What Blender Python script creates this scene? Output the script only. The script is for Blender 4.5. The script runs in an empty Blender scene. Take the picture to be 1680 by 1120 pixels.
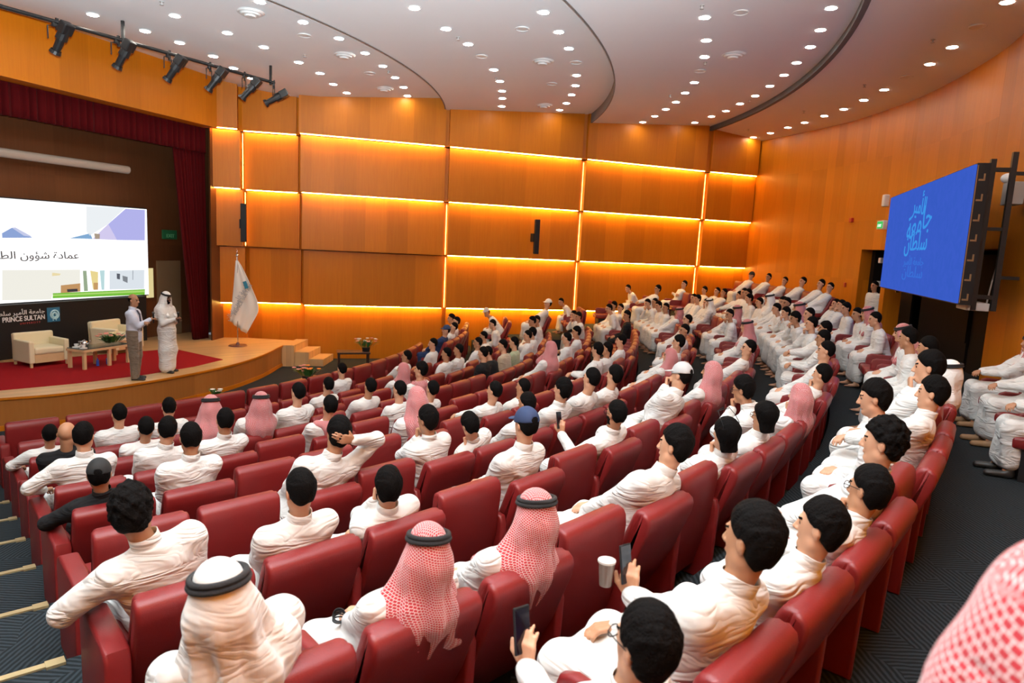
import bpy, bmesh, math, random
import numpy as np
from mathutils import Matrix, Vector, Euler
from math import sin, cos, pi, radians, degrees, atan2, hypot, sqrt
random.seed(7); rng = np.random.default_rng(7)
SC = bpy.context.scene; COL = SC.collection

# ------------------------------------------------ camera, world, exposure
F_PX, PITCH, ROLL, CAM_Z = 1114.8, 0.14046, 0.04893, 3.674
cp, sp_ = cos(PITCH), sin(PITCH); cr, sr = cos(ROLL), sin(ROLL)
fw = Vector((0, cp, -sp_)); up0 = Vector((0, sp_, cp)); rt0 = Vector((1, 0, 0))
rt = rt0*cr + up0*sr; up = -rt0*sr + up0*cr
cam_d = bpy.data.cameras.new('camera'); cam = bpy.data.objects.new('camera', cam_d); COL.objects.link(cam)
M = Matrix.Identity(4)
for i in range(3): M[i][0] = rt[i]; M[i][1] = up[i]; M[i][2] = -fw[i]
M[2][3] = CAM_Z
cam.matrix_world = M
cam_d.sensor_width = 36; cam_d.lens = 36*F_PX/1680; cam_d.clip_start = .05; cam_d.clip_end = 200
cam_d.dof.use_dof = True; cam_d.dof.focus_distance = 7.0; cam_d.dof.aperture_fstop = 3.2
SC.camera = cam
SC.view_settings.view_transform = 'Standard'; SC.view_settings.look = 'None'
SC.view_settings.gamma = 1; SC.view_settings.exposure = 0.25; SC.view_settings.use_curve_mapping = False
w = bpy.data.worlds.new('world'); SC.world = w; w.use_nodes = True
w.node_tree.nodes['Background'].inputs[0].default_value = (.84, .94, 1.0, 1)
w.node_tree.nodes['Background'].inputs[1].default_value = 0.17  # dim ambient fill added for the foreground; the hall has no such source
# the photographer's flash, aimed at the ceiling from the top of the camera
fl_d = bpy.data.lights.new('camera_flash', 'SPOT'); fl_d.spot_size = radians(125); fl_d.spot_blend = .6; fl_d.shadow_soft_size = .08; fl_d.energy = 10500; fl_d.color = (.80, .93, 1.0)
fl_o = bpy.data.objects.new('camera_flash', fl_d); COL.objects.link(fl_o); fl_o.location = (.0, .08, CAM_Z+.22); fl_o.rotation_euler = Vector((-.28, .50, .85)).to_track_quat('-Z', 'Y').to_euler()
SC.cycles.use_denoising = True; SC.cycles.max_bounces = 6; SC.cycles.diffuse_bounces = 4; SC.cycles.glossy_bounces = 3
SC.cycles.sample_clamp_indirect = 6; SC.cycles.caustics_reflective = False; SC.cycles.caustics_refractive = False

# ------------------------------------------------ hall geometry
CX, CY, RI, PR, RISE, PHI0, NT, SP, WID = -16.728, 19.450, 24.628, 1.15, .18965, -.83952, .031815, .61527, .5538
Z_I = CAM_Z-2.1572
ROWS = range(0, 9)
def polar(R, a, z=0.0): return Vector((CX+R*cos(a), CY+R*sin(a), z))
def rowR(m): return RI-PR*m
def rowZ(m): return max(0.0, Z_I-RISE*m)
def rowA0(m): return PHI0+NT*m/10
TERR = {8: 15, 7: 22, 6: 24, 5: 26, 4: 30, 3: 31, 2: 33, 1: 40, 0: 29}
NSEAT = [40, 37, 35, 33, 31, 28, 26, 24, 22]
def seat_frame(m, j):
    R = rowR(m); a = rowA0(m)+(j*SP+WID/2)/R
    return polar(R, a, rowZ(m)+(.42 if j >= TERR[m] else 0)), a+pi/2, a

# ------------------------------------------------ helpers
def tag(o, label=None, cat=None, group=None, kind=None):
    if label: o['label'] = label
    if cat: o['category'] = cat
    if group: o['group'] = group
    if kind: o['kind'] = kind
    return o
def link(o, parent=None):
    COL.objects.link(o)
    if parent: o.parent = parent
    return o
def empty(name, loc=(0,0,0), rz=0.0):
    o = bpy.data.objects.new(name, None); o.location = loc; o.rotation_euler = (0,0,rz); o.empty_display_size = .1
    return link(o)
def mesh_obj(name, me, mats=None, parent=None, loc=None, rz=None):
    o = bpy.data.objects.new(name, me)
    if mats is not None:
        for m_ in (mats if isinstance(mats, (list, tuple)) else [mats]):
            me.materials.append(m_)
    if loc is not None: o.location = loc
    if rz is not None: o.rotation_euler = (0,0,rz)
    return link(o, parent)
class MB:
    def __init__(s): s.bm = bmesh.new()
    def box(s, c, d, rot=None, bev=0, seg=2, mi=0):
        r = bmesh.ops.create_cube(s.bm, size=1)['verts']
        bmesh.ops.scale(s.bm, vec=d, verts=r)
        if bev:
            es = list({e for v in r for e in v.link_edges})
            rr = bmesh.ops.bevel(s.bm, geom=es, offset=bev, segments=seg, affect='EDGES', profile=.5)
            r = list({v for f in rr['faces'] for v in f.verts}|{v for v in r if v.is_valid})
            r = [v for v in r if v.is_valid]
        if rot is not None: bmesh.ops.transform(s.bm, matrix=rot.to_4x4(), verts=r)
        bmesh.ops.translate(s.bm, vec=c, verts=r)
        if mi:
            for f in {f for v in r for f in v.link_faces}: f.material_index = mi
        return r
    def cyl(s, a, b, r1, r2=None, n=16, caps=True):
        a, b = Vector(a), Vector(b); d = b-a
        res = bmesh.ops.create_cone(s.bm, cap_ends=caps, segments=n, radius1=r1, radius2=r1 if r2 is None else r2, depth=d.length)['verts']
        q = d.to_track_quat('Z', 'Y').to_matrix().to_4x4()
        bmesh.ops.transform(s.bm, matrix=Matrix.Translation((a+b)/2)@q, verts=res); return res
    def sph(s, c, r, sc=(1,1,1), sub=2, rot=None):
        v = bmesh.ops.create_icosphere(s.bm, subdivisions=sub, radius=r)['verts']
        bmesh.ops.scale(s.bm, vec=sc, verts=v)
        if rot is not None: bmesh.ops.transform(s.bm, matrix=rot.to_4x4(), verts=v)
        bmesh.ops.translate(s.bm, vec=c, verts=v); return v
    def tor(s, R, r, c=(0,0,0), mat=None, n=28, k=8, sx=1, sy=1):
        vs = []
        for i in range(n):
            a = 2*pi*i/n
            for jj in range(k):
                b = 2*pi*jj/k
                p = Vector(((R+r*cos(b))*cos(a)*sx, (R+r*cos(b))*sin(a)*sy, r*sin(b)))
                if mat is not None: p = mat@p
                vs.append(s.bm.verts.new(p+Vector(c)))
        for i in range(n):
            for jj in range(k):
                s.bm.faces.new((vs[i*k+jj], vs[((i+1)%n)*k+jj], vs[((i+1)%n)*k+(jj+1)%k], vs[i*k+(jj+1)%k]))
    def tube(s, pts, r, n=8):
        pts = [Vector(p) for p in pts]; rings = []
        for i, p in enumerate(pts):
            t = (pts[min(i+1, len(pts)-1)]-pts[max(i-1, 0)]).normalized()
            q = t.to_track_quat('Z', 'Y'); rr = r[i] if isinstance(r, (list, tuple)) else r
            rings.append([s.bm.verts.new(p+q@Vector((rr*cos(2*pi*k/n), rr*sin(2*pi*k/n), 0))) for k in range(n)])
        for i in range(len(rings)-1):
            for k in range(n): s.bm.faces.new((rings[i][k], rings[i][(k+1)%n], rings[i+1][(k+1)%n], rings[i+1][k]))
        s.bm.faces.new(rings[0][::-1]); s.bm.faces.new(rings[-1])
    def prism(s, poly, z0, z1):
        b = [s.bm.verts.new((p[0], p[1], z0)) for p in poly]; t = [s.bm.verts.new((p[0], p[1], z1)) for p in poly]
        n = len(poly); s.bm.faces.new(b[::-1]); s.bm.faces.new(t)
        for i in range(n): s.bm.faces.new((b[i], b[(i+1)%n], t[(i+1)%n], t[i]))
    def prof(s, poly, x0, x1, bev=.02, seg=3):     # (y,z) outline pushed along x
        a = [s.bm.verts.new((x0, p[0], p[1])) for p in poly]; b = [s.bm.verts.new((x1, p[0], p[1])) for p in poly]
        n = len(poly); fs = [s.bm.faces.new(a), s.bm.faces.new(b[::-1])]
        for i in range(n): s.bm.faces.new((a[i], b[i], b[(i+1)%n], a[(i+1)%n]))
        bmesh.ops.recalc_face_normals(s.bm, faces=s.bm.faces)
        if bev:
            es = [e for f in fs for e in f.edges]
            bmesh.ops.bevel(s.bm, geom=es, offset=bev, segments=seg, affect='EDGES', profile=.5)
    def sector(s, R0, R1, a0, a1, z0, z1, n=48):
        """solid ring sector about the hall centre"""
        def col(R, z): return [s.bm.verts.new(polar(R, a0+(a1-a0)*i/n, z)) for i in range(n+1)]
        A, B, C_, D = col(R0, z0), col(R1, z0), col(R1, z1), col(R0, z1)
        for i in range(n):
            for p, q in ((A, B), (B, C_), (C_, D), (D, A)):
                s.bm.faces.new((p[i], q[i], q[i+1], p[i+1]))
        s.bm.faces.new((A[0], D[0], C_[0], B[0])); s.bm.faces.new((A[-1], B[-1], C_[-1], D[-1]))
    def done(s, name, mats, parent=None, smooth=False, loc=None, rz=None, angle=None):
        bmesh.ops.recalc_face_normals(s.bm, faces=s.bm.faces)
        me = bpy.data.meshes.new(name); s.bm.to_mesh(me); s.bm.free()
        if smooth:
            me.polygons.foreach_set('use_smooth', [True]*len(me.polygons))
            if angle: me.set_sharp_from_angle(angle=angle)
        return mesh_obj(name, me, mats, parent, loc, rz)

# ------------------------------------------------ materials
def newmat(name):
    m = bpy.data.materials.new(name); m.use_nodes = True; nt = m.node_tree
    return m, nt, nt.nodes['Principled BSDF']
def plain(name, col, rough=.6, metal=0, bump=0, bscale=200, spec=.5, var=0, vscale=6, sheen=0, coord='Object'):
    m, nt, b = newmat(name)
    b.inputs['Base Color'].default_value = (*col, 1); b.inputs['Roughness'].default_value = rough
    b.inputs['Metallic'].default_value = metal; b.inputs['Specular IOR Level'].default_value = spec
    if sheen: b.inputs['Sheen Weight'].default_value = sheen
    tc = nt.nodes.new('ShaderNodeTexCoord')
    if bump:
        n = nt.nodes.new('ShaderNodeTexNoise'); n.inputs['Scale'].default_value = bscale; n.inputs['Detail'].default_value = 3
        bp = nt.nodes.new('ShaderNodeBump'); bp.inputs['Strength'].default_value = bump; bp.inputs['Distance'].default_value = .01
        nt.links.new(tc.outputs[coord], n.inputs['Vector']); nt.links.new(n.outputs['Fac'], bp.inputs['Height']); nt.links.new(bp.outputs['Normal'], b.inputs['Normal'])
    if var:
        n = nt.nodes.new('ShaderNodeTexNoise'); n.inputs['Scale'].default_value = vscale; n.inputs['Detail'].default_value = 4
        mx = nt.nodes.new('ShaderNodeMixRGB'); mx.inputs[1].default_value = (*[c*(1-var) for c in col], 1); mx.inputs[2].default_value = (*[min(1, c*(1+var)) for c in col], 1)
        nt.links.new(tc.outputs[coord], n.inputs['Vector']); nt.links.new(n.outputs['Fac'], mx.inputs['Fac']); nt.links.new(mx.outputs[0], b.inputs['Base Color'])
    return m
def emis(name, col, s):
    m = bpy.data.materials.new(name); m.use_nodes = True; nt = m.node_tree; nt.nodes.remove(nt.nodes['Principled BSDF'])
    e = nt.nodes.new('ShaderNodeEmission'); e.inputs[0].default_value = (*col, 1); e.inputs[1].default_value = s
    nt.links.new(e.outputs[0], nt.nodes['Material Output'].inputs[0]); return m
def wood(name, c1, c2, rough=.42, strip=.42):
    """vertical-grain veneer in world space, sheet to sheet variation"""
    m, nt, b = newmat(name); N, Lk = nt.nodes, nt.links
    g = N.new('ShaderNodeNewGeometry'); mp = N.new('ShaderNodeMapping'); mp.inputs['Scale'].default_value = (1, 1, .05)
    Lk.new(g.outputs['Position'], mp.inputs['Vector'])
    n1 = N.new('ShaderNodeTexNoise'); n1.inputs['Scale'].default_value = 26; n1.inputs['Detail'].default_value = 5; n1.inputs['Roughness'].default_value = .65
    Lk.new(mp.outputs[0], n1.inputs['Vector'])
    sx = N.new('ShaderNodeSeparateXYZ'); Lk.new(g.outputs['Position'], sx.inputs[0])
    ad = N.new('ShaderNodeMath'); ad.operation = 'MULTIPLY_ADD'; ad.inputs[1].default_value = -1.0; Lk.new(sx.outputs['Y'], ad.inputs[0]); Lk.new(sx.outputs['X'], ad.inputs[2])
    dv = N.new('ShaderNodeMath'); dv.operation = 'DIVIDE'; dv.inputs[1].default_value = strip; Lk.new(ad.outputs[0], dv.inputs[0])
    fl = N.new('ShaderNodeMath'); fl.operation = 'FLOOR'; Lk.new(dv.outputs[0], fl.inputs[0])
    z3 = N.new('ShaderNodeMath'); z3.operation = 'DIVIDE'; z3.inputs[1].default_value = 1.6; Lk.new(sx.outputs['Z'], z3.inputs[0])
    zf = N.new('ShaderNodeMath'); zf.operation = 'FLOOR'; Lk.new(z3.outputs[0], zf.inputs[0])
    cb = N.new('ShaderNodeCombineXYZ'); Lk.new(fl.outputs[0], cb.inputs[0]); Lk.new(zf.outputs[0], cb.inputs[1])
    wn = N.new('ShaderNodeTexWhiteNoise'); Lk.new(cb.outputs[0], wn.inputs['Vector'])
    mx = N.new('ShaderNodeMixRGB'); mx.inputs[1].default_value = (*c1, 1); mx.inputs[2].default_value = (*c2, 1); Lk.new(n1.outputs['Fac'], mx.inputs['Fac'])
    mr = N.new('ShaderNodeMapRange'); mr.inputs['To Min'].default_value = .86; mr.inputs['To Max'].default_value = 1.1; Lk.new(wn.outputs['Value'], mr.inputs['Value'])
    ml = N.new('ShaderNodeVectorMath'); ml.operation = 'SCALE'; Lk.new(mx.outputs[0], ml.inputs[0]); Lk.new(mr.outputs[0], ml.inputs['Scale'])
    Lk.new(ml.outputs[0], b.inputs['Base Color']); b.inputs['Roughness'].default_value = rough; b.inputs['Specular IOR Level'].default_value = .25
    bp = N.new('ShaderNodeBump'); bp.inputs['Strength'].default_value = .08; Lk.new(n1.outputs['Fac'], bp.inputs['Height']); Lk.new(bp.outputs[0], b.inputs['Normal'])
    return m
WOOD = wood('wood_veneer', (.45, .122, .003), (.58, .185, .006))
WOODP = wood('wood_stage_front', (.30, .105, .02), (.40, .15, .032), .4)
WOODD = wood('wood_dark_panel', (.10, .035, .012), (.15, .055, .02))
WOODS = wood('wood_stage_floor', (.52, .30, .13), (.62, .37, .17), .3, .12)
CEIL = plain('ceiling_paint', (.82, .82, .82), .9, var=.02, vscale=.6, coord='Object')
def carpet_mat():
    m, nt, b = newmat('carpet'); N, Lk = nt.nodes, nt.links
    g = N.new('ShaderNodeNewGeometry')
    wv = N.new('ShaderNodeTexWave'); wv.inputs['Scale'].default_value = 9; wv.inputs['Distortion'].default_value = 2.2; wv.inputs['Detail'].default_value = 2
    ck = N.new('ShaderNodeTexVoronoi'); ck.inputs['Scale'].default_value = 1.9; ck.feature = 'F1'
    Lk.new(g.outputs['Position'], ck.inputs['Vector'])
    rot = N.new('ShaderNodeVectorRotate'); rot.rotation_type = 'Z_AXIS'
    Lk.new(g.outputs['Position'], rot.inputs['Vector'])
    sep = N.new('ShaderNodeSeparateColor'); Lk.new(ck.outputs['Color'], sep.inputs[0])
    rd = N.new('ShaderNodeMath'); rd.operation = 'ROUND'; Lk.new(sep.outputs[0], rd.inputs[0])
    ma = N.new('ShaderNodeMath'); ma.operation = 'MULTIPLY'; ma.inputs[1].default_value = pi/2; Lk.new(rd.outputs[0], ma.inputs[0]); Lk.new(ma.outputs[0], rot.inputs['Angle'])
    Lk.new(rot.outputs[0], wv.inputs['Vector'])
    cr_ = N.new('ShaderNodeValToRGB'); cr_.color_ramp.elements[0].color = (.010, .0125, .014, 1); cr_.color_ramp.elements[1].color = (.030, .038, .044, 1)
    cr_.color_ramp.elements[0].position = .25; cr_.color_ramp.elements[1].position = .85
    Lk.new(wv.outputs['Fac'], cr_.inputs[0]); Lk.new(cr_.outputs[0], b.inputs['Base Color']); b.inputs['Roughness'].default_value = .95; b.inputs['Specular IOR Level'].default_value = .15
    return m
CARPET = carpet_mat()
REDCARPET = plain('red_carpet', (.30, .008, .012), .95, bump=.5, bscale=400, var=.15, vscale=20, spec=.1)
LEATHER = plain('red_leather', (.17, .010, .010), .42, bump=.12, bscale=160, var=.08, vscale=5, spec=.45)
LEATHER2 = plain('red_leather_piping', (.20, .014, .013), .42, spec=.4)
BLACK = plain('black_metal', (.012, .012, .013), .45, metal=.2)
BLACKP = plain('black_plastic', (.012, .012, .013), .55, spec=.25)
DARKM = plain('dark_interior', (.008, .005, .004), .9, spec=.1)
DOORM = plain('dark_door', (.014, .009, .007), .7, spec=.15)
CURTAIN = plain('red_velvet', (.075, .002, .003), .9, sheen=.02, spec=.1, bump=.3, bscale=120)
BRASS = plain('brass_strip', (.62, .50, .27), .35, metal=.7)
CHROME = plain('chrome', (.7, .7, .7), .2, metal=1)
WHITEP = plain('white_plastic', (.75, .75, .73), .5)
GREYP = plain('grey_plastic', (.45, .45, .44), .5)
CREAM = plain('cream_leather', (.72, .64, .42), .5, bump=.1)
PALEW = plain('pale_wood', (.62, .42, .22), .45, var=.1)
LED = emis('led_strip_light', (1.0, .58, .12), 90.0)
DOWN = emis('downlight_glow', (1.0, .94, .84), 66.0)
LED2 = emis('led_joint_light', (1.0, .50, .09), 90.0*.14)
def cloth(name, col, fold=.8, rough=.8, sheen=.2):
    m, nt, b = newmat(name); N, Lk = nt.nodes, nt.links
    b.inputs['Base Color'].default_value = (*col, 1); b.inputs['Roughness'].default_value = rough; b.inputs['Sheen Weight'].default_value = sheen; b.inputs['Specular IOR Level'].default_value = .25
    tc = N.new('ShaderNodeTexCoord'); mp = N.new('ShaderNodeMapping'); mp.inputs['Rotation'].default_value = (.5, .3, .6); mp.inputs['Scale'].default_value = (.8, .8, 2.4)
    n = N.new('ShaderNodeTexNoise'); n.inputs['Scale'].default_value = 4.2; n.inputs['Detail'].default_value = 2.2; n.inputs['Distortion'].default_value = 1.1; n.inputs['Roughness'].default_value = .5
    bp = N.new('ShaderNodeBump'); bp.inputs['Strength'].default_value = fold; bp.inputs['Distance'].default_value = .06
    s5 = N.new('ShaderNodeMath'); s5.operation = 'SUBTRACT'; s5.inputs[1].default_value = .5; ab = N.new('ShaderNodeMath'); ab.operation = 'ABSOLUTE'; Lk.new(n.outputs['Fac'], s5.inputs[0]); Lk.new(s5.outputs[0], ab.inputs[0])
    oi = N.new('ShaderNodeObjectInfo'); ad = N.new('ShaderNodeVectorMath'); Lk.new(tc.outputs['Object'], ad.inputs[0]); Lk.new(oi.outputs['Location'], ad.inputs[1])
    Lk.new(ad.outputs[0], mp.inputs[0]); Lk.new(mp.outputs[0], n.inputs['Vector']); Lk.new(ab.outputs[0], bp.inputs['Height']); Lk.new(bp.outputs[0], b.inputs['Normal'])
    return m
TH = {'w': cloth('white_robe', (.65, .65, .63)), 'k': cloth('black_shirt', (.008, .008, .009), .8, .9, 0), 'n': cloth('navy_shirt', (.015, .03, .09), .8, .9, 0),
      'b': cloth('beige_shirt', (.42, .34, .24)), 'g': cloth('green_shirt', (.33, .38, .24)), 'l': cloth('light_blue_shirt', (.55, .60, .72), .2)}
TROUS = cloth('brown_trousers', (.16, .12, .085))
GHU = cloth('white_headscarf', (.70, .70, .68), .6)
SKIN = [plain('skin_tone_light', (.52, .27, .16), .55, var=.06, vscale=8), plain('skin_tone_mid', (.40, .19, .10), .55, var=.06, vscale=8), plain('skin_tone_dark', (.15, .065, .035), .5, var=.06)]
HAIR = plain('black_hair', (.0035, .0027, .0025), .75, bump=.6, bscale=120, spec=.07)
HAIRG = plain('grey_hair', (.10, .09, .085), .6, bump=.8, bscale=80)
EYE = plain('dark_eye', (.02, .015, .012), .2); LIP = plain('lip', (.36, .13, .10), .5)
CAPM = {'capn': plain('navy_cap', (.018, .035, .095), .8, bump=.2, bscale=300), 'capk': plain('black_cap', (.012, .012, .012), .8, bump=.2, bscale=300), 'capg': plain('grey_cap', (.50, .50, .50), .8, bump=.2, bscale=300), 'capw': plain('white_cap', (.7, .68, .64), .8)}
def shemagh_mat():
    m, nt, b = newmat('red_checked_cloth'); N, Lk = nt.nodes, nt.links
    uv = N.new('ShaderNodeUVMap'); uv.uv_map = 'UVMap'
    mp = N.new('ShaderNodeMapping'); mp.inputs['Rotation'].default_value = (0, 0, .3); Lk.new(uv.outputs[0], mp.inputs[0])
    ds = N.new('ShaderNodeTexNoise'); ds.inputs['Scale'].default_value = 5; ds.inputs['Detail'].default_value = 1
    Lk.new(uv.outputs[0], ds.inputs['Vector'])
    mixv = N.new('ShaderNodeMixRGB'); mixv.blend_type = 'ADD'; mixv.inputs[0].default_value = .05; Lk.new(mp.outputs[0], mixv.inputs[1]); Lk.new(ds.outputs['Color'], mixv.inputs[2])
    c1 = N.new('ShaderNodeTexBrick'); c1.offset = .5; c1.inputs['Scale'].default_value = 42; c1.inputs['Mortar Size'].default_value = .046; c1.inputs['Mortar Smooth'].default_value = .1
    c1.inputs['Brick Width'].default_value = .5; c1.inputs['Row Height'].default_value = .42
    c1.inputs['Color1'].default_value = (.34, .008, .015, 1); c1.inputs['Color2'].default_value = (.40, .014, .024, 1); c1.inputs['Mortar'].default_value = (.58, .47, .46, 1)
    Lk.new(mixv.outputs[0], c1.inputs['Vector']); Lk.new(c1.outputs['Color'], b.inputs['Base Color'])
    b.inputs['Roughness'].default_value = .85; b.inputs['Sheen Weight'].default_value = .2
    n = N.new('ShaderNodeTexNoise'); n.inputs['Scale'].default_value = 9; n.inputs['Distortion'].default_value = 1.2
    tc = N.new('ShaderNodeTexCoord'); Lk.new(tc.outputs['Object'], n.inputs['Vector'])
    bp = N.new('ShaderNodeBump'); bp.inputs['Strength'].default_value = .35; bp.inputs['Distance'].default_value = .03; Lk.new(n.outputs['Fac'], bp.inputs['Height']); Lk.new(bp.outputs[0], b.inputs['Normal'])
    return m
SHEM = shemagh_mat()
def stripe_mat(): return plain('red_scarf_border', (.62, .10, .12), .85)

# ================================================ THE SETTING
WALLX = [-8.05, -6.29, -4.11, -2.1, 2.25, 6.6, 8.5, 9.6]; WALLY = [19.8, 20.05, 20.62, 21.2, 22.5, 24.0, 24.85, 25.3]
def wall_y(x): return float(np.interp(x, WALLX, WALLY))
def wall_phi(R, extra=.25):
    a = -.3
    while a < .6:
        p = polar(R, a)
        if p.y > wall_y(p.x)+extra: break
        a += .004
    return a
def back_R(a): return float(np.interp(a, [-1.2, -.35, -.25, -.1, .02, .12, .19, .25], [26.0, 26.0, 26.2, 26.25, 26.1, 25.75, 25.55, 25.5]))
A_L = -1.16
# floor: flat front, then one carpeted step per row
b = MB()
for i in range(8): 
    R0, R1 = 7.0+i*1.05, 7.0+(i+1)*1.05
    b.sector(R0, R1 if i < 7 else rowR(7)-1.109, A_L, wall_phi(R1), -.12, 0, 40)
for m in range(7, -1, -1):
    R0 = rowR(m)-1.109; R1 = rowR(m-1)-1.109 if m > 0 else 26.9
    b.sector(R0, R1, A_L, wall_phi(R1), -.12, rowZ(m), 56)
for m, jt in TERR.items():
    if jt >= NSEAT[m]: continue
    R0 = rowR(m)-1.0; R1 = rowR(m)+.1 if m > 0 else 25.2
    a = rowA0(m)+(jt*SP-.05)/rowR(m); b.sector(R0, R1, a, wall_phi(R1), rowZ(m)-.02, rowZ(m)+.42, 14)
b.sector(26.9, 29.5, -.34, .05, -.12, rowZ(0), 10)
tag(b.done('floor', CARPET), kind='structure')
# brass step edges in the near aisle
k = 1
for m in range(8, -1, -1):
    b = MB(); R0 = rowR(m)-1.109; z = rowZ(m)
    if m == 8: continue
    a1 = rowA0(m)-.006
    b.sector(R0-.012, R0+.035, a1-.26, a1, z-.02, z+.012, 8)
    b.sector(R0-.018, R0+.055, a1-.0035, a1+.001, z-.10, z+.018, 2)
    tag(b.done('trim_%d' % k, BRASS), kind='structure'); k += 1

# ceiling: four curved bands, each one stepping down from the last
def ceil_z(R):
    if R < 14.5: return float(np.interp(R, [8, 10.5, 14.5], [7.76, 7.45, 7.83]))
    if R < 19.05: return float(np.interp(R, [14.5, 19.05], [7.52, 7.86]))
    if R < 23.5: return float(np.interp(R, [19.05, 23.5], [7.58, 7.97]))
    return float(np.interp(R, [23.5, 26.5], [7.87, 7.58]))
b = MB()
secs = [(7.6, 14.5), (14.5, 19.05), (19.05, 23.5), (23.56, 27.2)]
for i, (r0, r1) in enumerate(secs):
    rs = np.linspace(r0, r1, 9); ae = wall_phi(r1, .6)
    n = 64; grid = []
    for r in rs:
        zz = ceil_z(min(max(r, r0+.001), r1-.001)); grid.append([b.bm.verts.new(polar(r, A_L+(ae-A_L)*t/n, zz)) for t in range(n+1)])
    grid.append([b.bm.verts.new(polar(r1, A_L+(ae-A_L)*t/n, 8.5)) for t in range(n+1)])
    grid.insert(0, [b.bm.verts.new(polar(r0, A_L+(ae-A_L)*t/n, 8.5)) for t in range(n+1)])
    for p in range(len(grid)-1):
        for t in range(n): b.bm.faces.new((grid[p][t], grid[p+1][t], grid[p+1][t+1], grid[p][t+1]))
tag(b.done('ceiling', CEIL, smooth=True, angle=.5), kind='structure')
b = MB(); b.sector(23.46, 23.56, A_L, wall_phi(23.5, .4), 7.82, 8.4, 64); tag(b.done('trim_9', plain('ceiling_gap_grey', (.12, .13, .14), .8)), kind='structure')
b = MB(); b.sector(14.48, 14.51, A_L, wall_phi(14.5, .4), 7.51, 8.4, 64); b.sector(19.03, 19.06, A_L, wall_phi(19, .4), 7.57, 8.4, 64); tag(b.done('trim_12', plain('ceiling_step_shade', (.2, .19, .18), .8)), kind='structure')  # added dark strips painting the shade line at two ceiling steps

# far side wall: stepped veneer tiers, each lit by a strip under the one above
PAN = [((-8.50, 19.03), (-7.82, 19.24)), ((-7.80, 19.52), (-6.36, 19.75)), ((-6.20, 19.46), (-2.25, 20.64)), ((-2.13, 20.68), (1.93, 22.02)), ((2.08, 22.0), (6.27, 23.62)), ((6.45, 23.70), (8.27, 24.32))]
TZ = [(6.445, 8.6), (4.845, 6.445), (3.241, 4.845), (1.604, 3.241), (-.02, 1.604)]
b = MB()
for i in range(len(PAN)-1):
    pass
back = [(p[0][0], p[0][1]) for p in PAN]+[PAN[-1][1]]
pts = [(-8.6, 19.2), (-7.8, 19.5), (-6.2, 19.75), (-2.2, 20.95), (2.0, 22.3), (6.4, 23.95), (8.4, 24.7), (9.2, 25.1)]
for (x0, y0), (x1, y1) in zip(pts, pts[1:]):
    b.prism([(x0, y0+.66), (x1, y1+.66), (x1, y1+1.0), (x0, y0+1.0)], -.1, 8.6)
tag(b.done('wall_right', WOOD), kind='structure')
# wall bodies behind each tier and its visible veneer sheet are one structural piece per tier
for t, (z0, z1) in enumerate(TZ):
    b = MB(); off = .16*t
    for (p0, p1) in PAN:
        dx, dy = p1[0]-p0[0], p1[1]-p0[1]; L = hypot(dx, dy); nx, ny = dy/L, -dx/L
        q0 = (p0[0], p0[1]+off); q1 = (p1[0], p1[1]+off)
        b.prism([q0, q1, (q1[0]-nx*.5, q1[1]-ny*.5), (q0[0]-nx*.5, q0[1]-ny*.5)], z0+.03, z1+(0 if t else 0)-.0)
    tag(b.done('wall_side_tier_%d' % (t+1) if False else 'wall_right.%03d' % (t+1), WOOD), kind='structure')
# gaps between panels are closed by a recessed strip of the same wood
b = MB()
for i in range(len(PAN)-1):
    (x0, y0), (x1, y1) = PAN[i][1], PAN[i+1][0]
    for t, (z0, z1) in enumerate(TZ):
        ym = max(y0, y1)+.16*t+.10; b.prism([(x0-.12, ym), (x1+.12, ym), (x1+.12, ym+.3), (x0-.12, ym+.3)], z0+.03, z1)
tag(b.done('wall_right.006', WOOD), kind='structure')
# led strips
def led_strip(p0, p1, z, name='light_strip', label='', lit=True):
    p0, p1 = Vector((*p0, z)), Vector((*p1, z)); d = p1-p0; L = d.length
    b = MB(); a = atan2(d.y, d.x)
    b.box((0,0,0), (L, .022, .012)); o = b.done(name, LED, loc=(p0+p1)/2, rz=a)
    tag(o, label, 'light strip', 'glowing strips under the wood wall tiers'); return o
ordw = ['first', 'second', 'third', 'fourth', 'fifth', 'sixth']
for t in range(4):
    for i, (p0, p1) in enumerate(PAN):
        if t == 2 and i < 3: continue
        off = .16*t+.045
        z = TZ[t][0]+.020
        led_strip((p0[0]+.03, p0[1]+off), (p1[0]-.03, p1[1]+off), z, label='amber light strip under %s wood tier from ceiling, %s panel from the stage' % (ordw[t], ordw[i]))
for i, (t0, t1) in {1: (1, 3), 2: (1, 3), 3: (2, 4), 4: (1, 4), 5: (1, 4), 6: (1, 4)}.items():
    # upright strips in the joints between panels
    x = (PAN[i-1][1][0]+PAN[i][0][0])/2 if i < 6 else PAN[5][1][0]+.05; y = max(PAN[i-1][1][1], PAN[i][0][1]) if i < 6 else PAN[5][1][1]
    for t in range(t0, t1):
        z0, z1 = TZ[t]; b = MB(); b.box((0,0,0), (.012, .012, z1-z0-.1))
        o = b.done('light_strip', LED2, loc=(x, y+.16*t+(-.10 if i == 1 else .085 if i < 6 else .15), (z0+z1)/2))
        tag(o, 'upright amber light strip, %s wood tier from ceiling, %s panel joint from stage' % (ordw[t], ordw[i-1]), 'light strip', 'upright glowing strips between wood panels')

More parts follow.
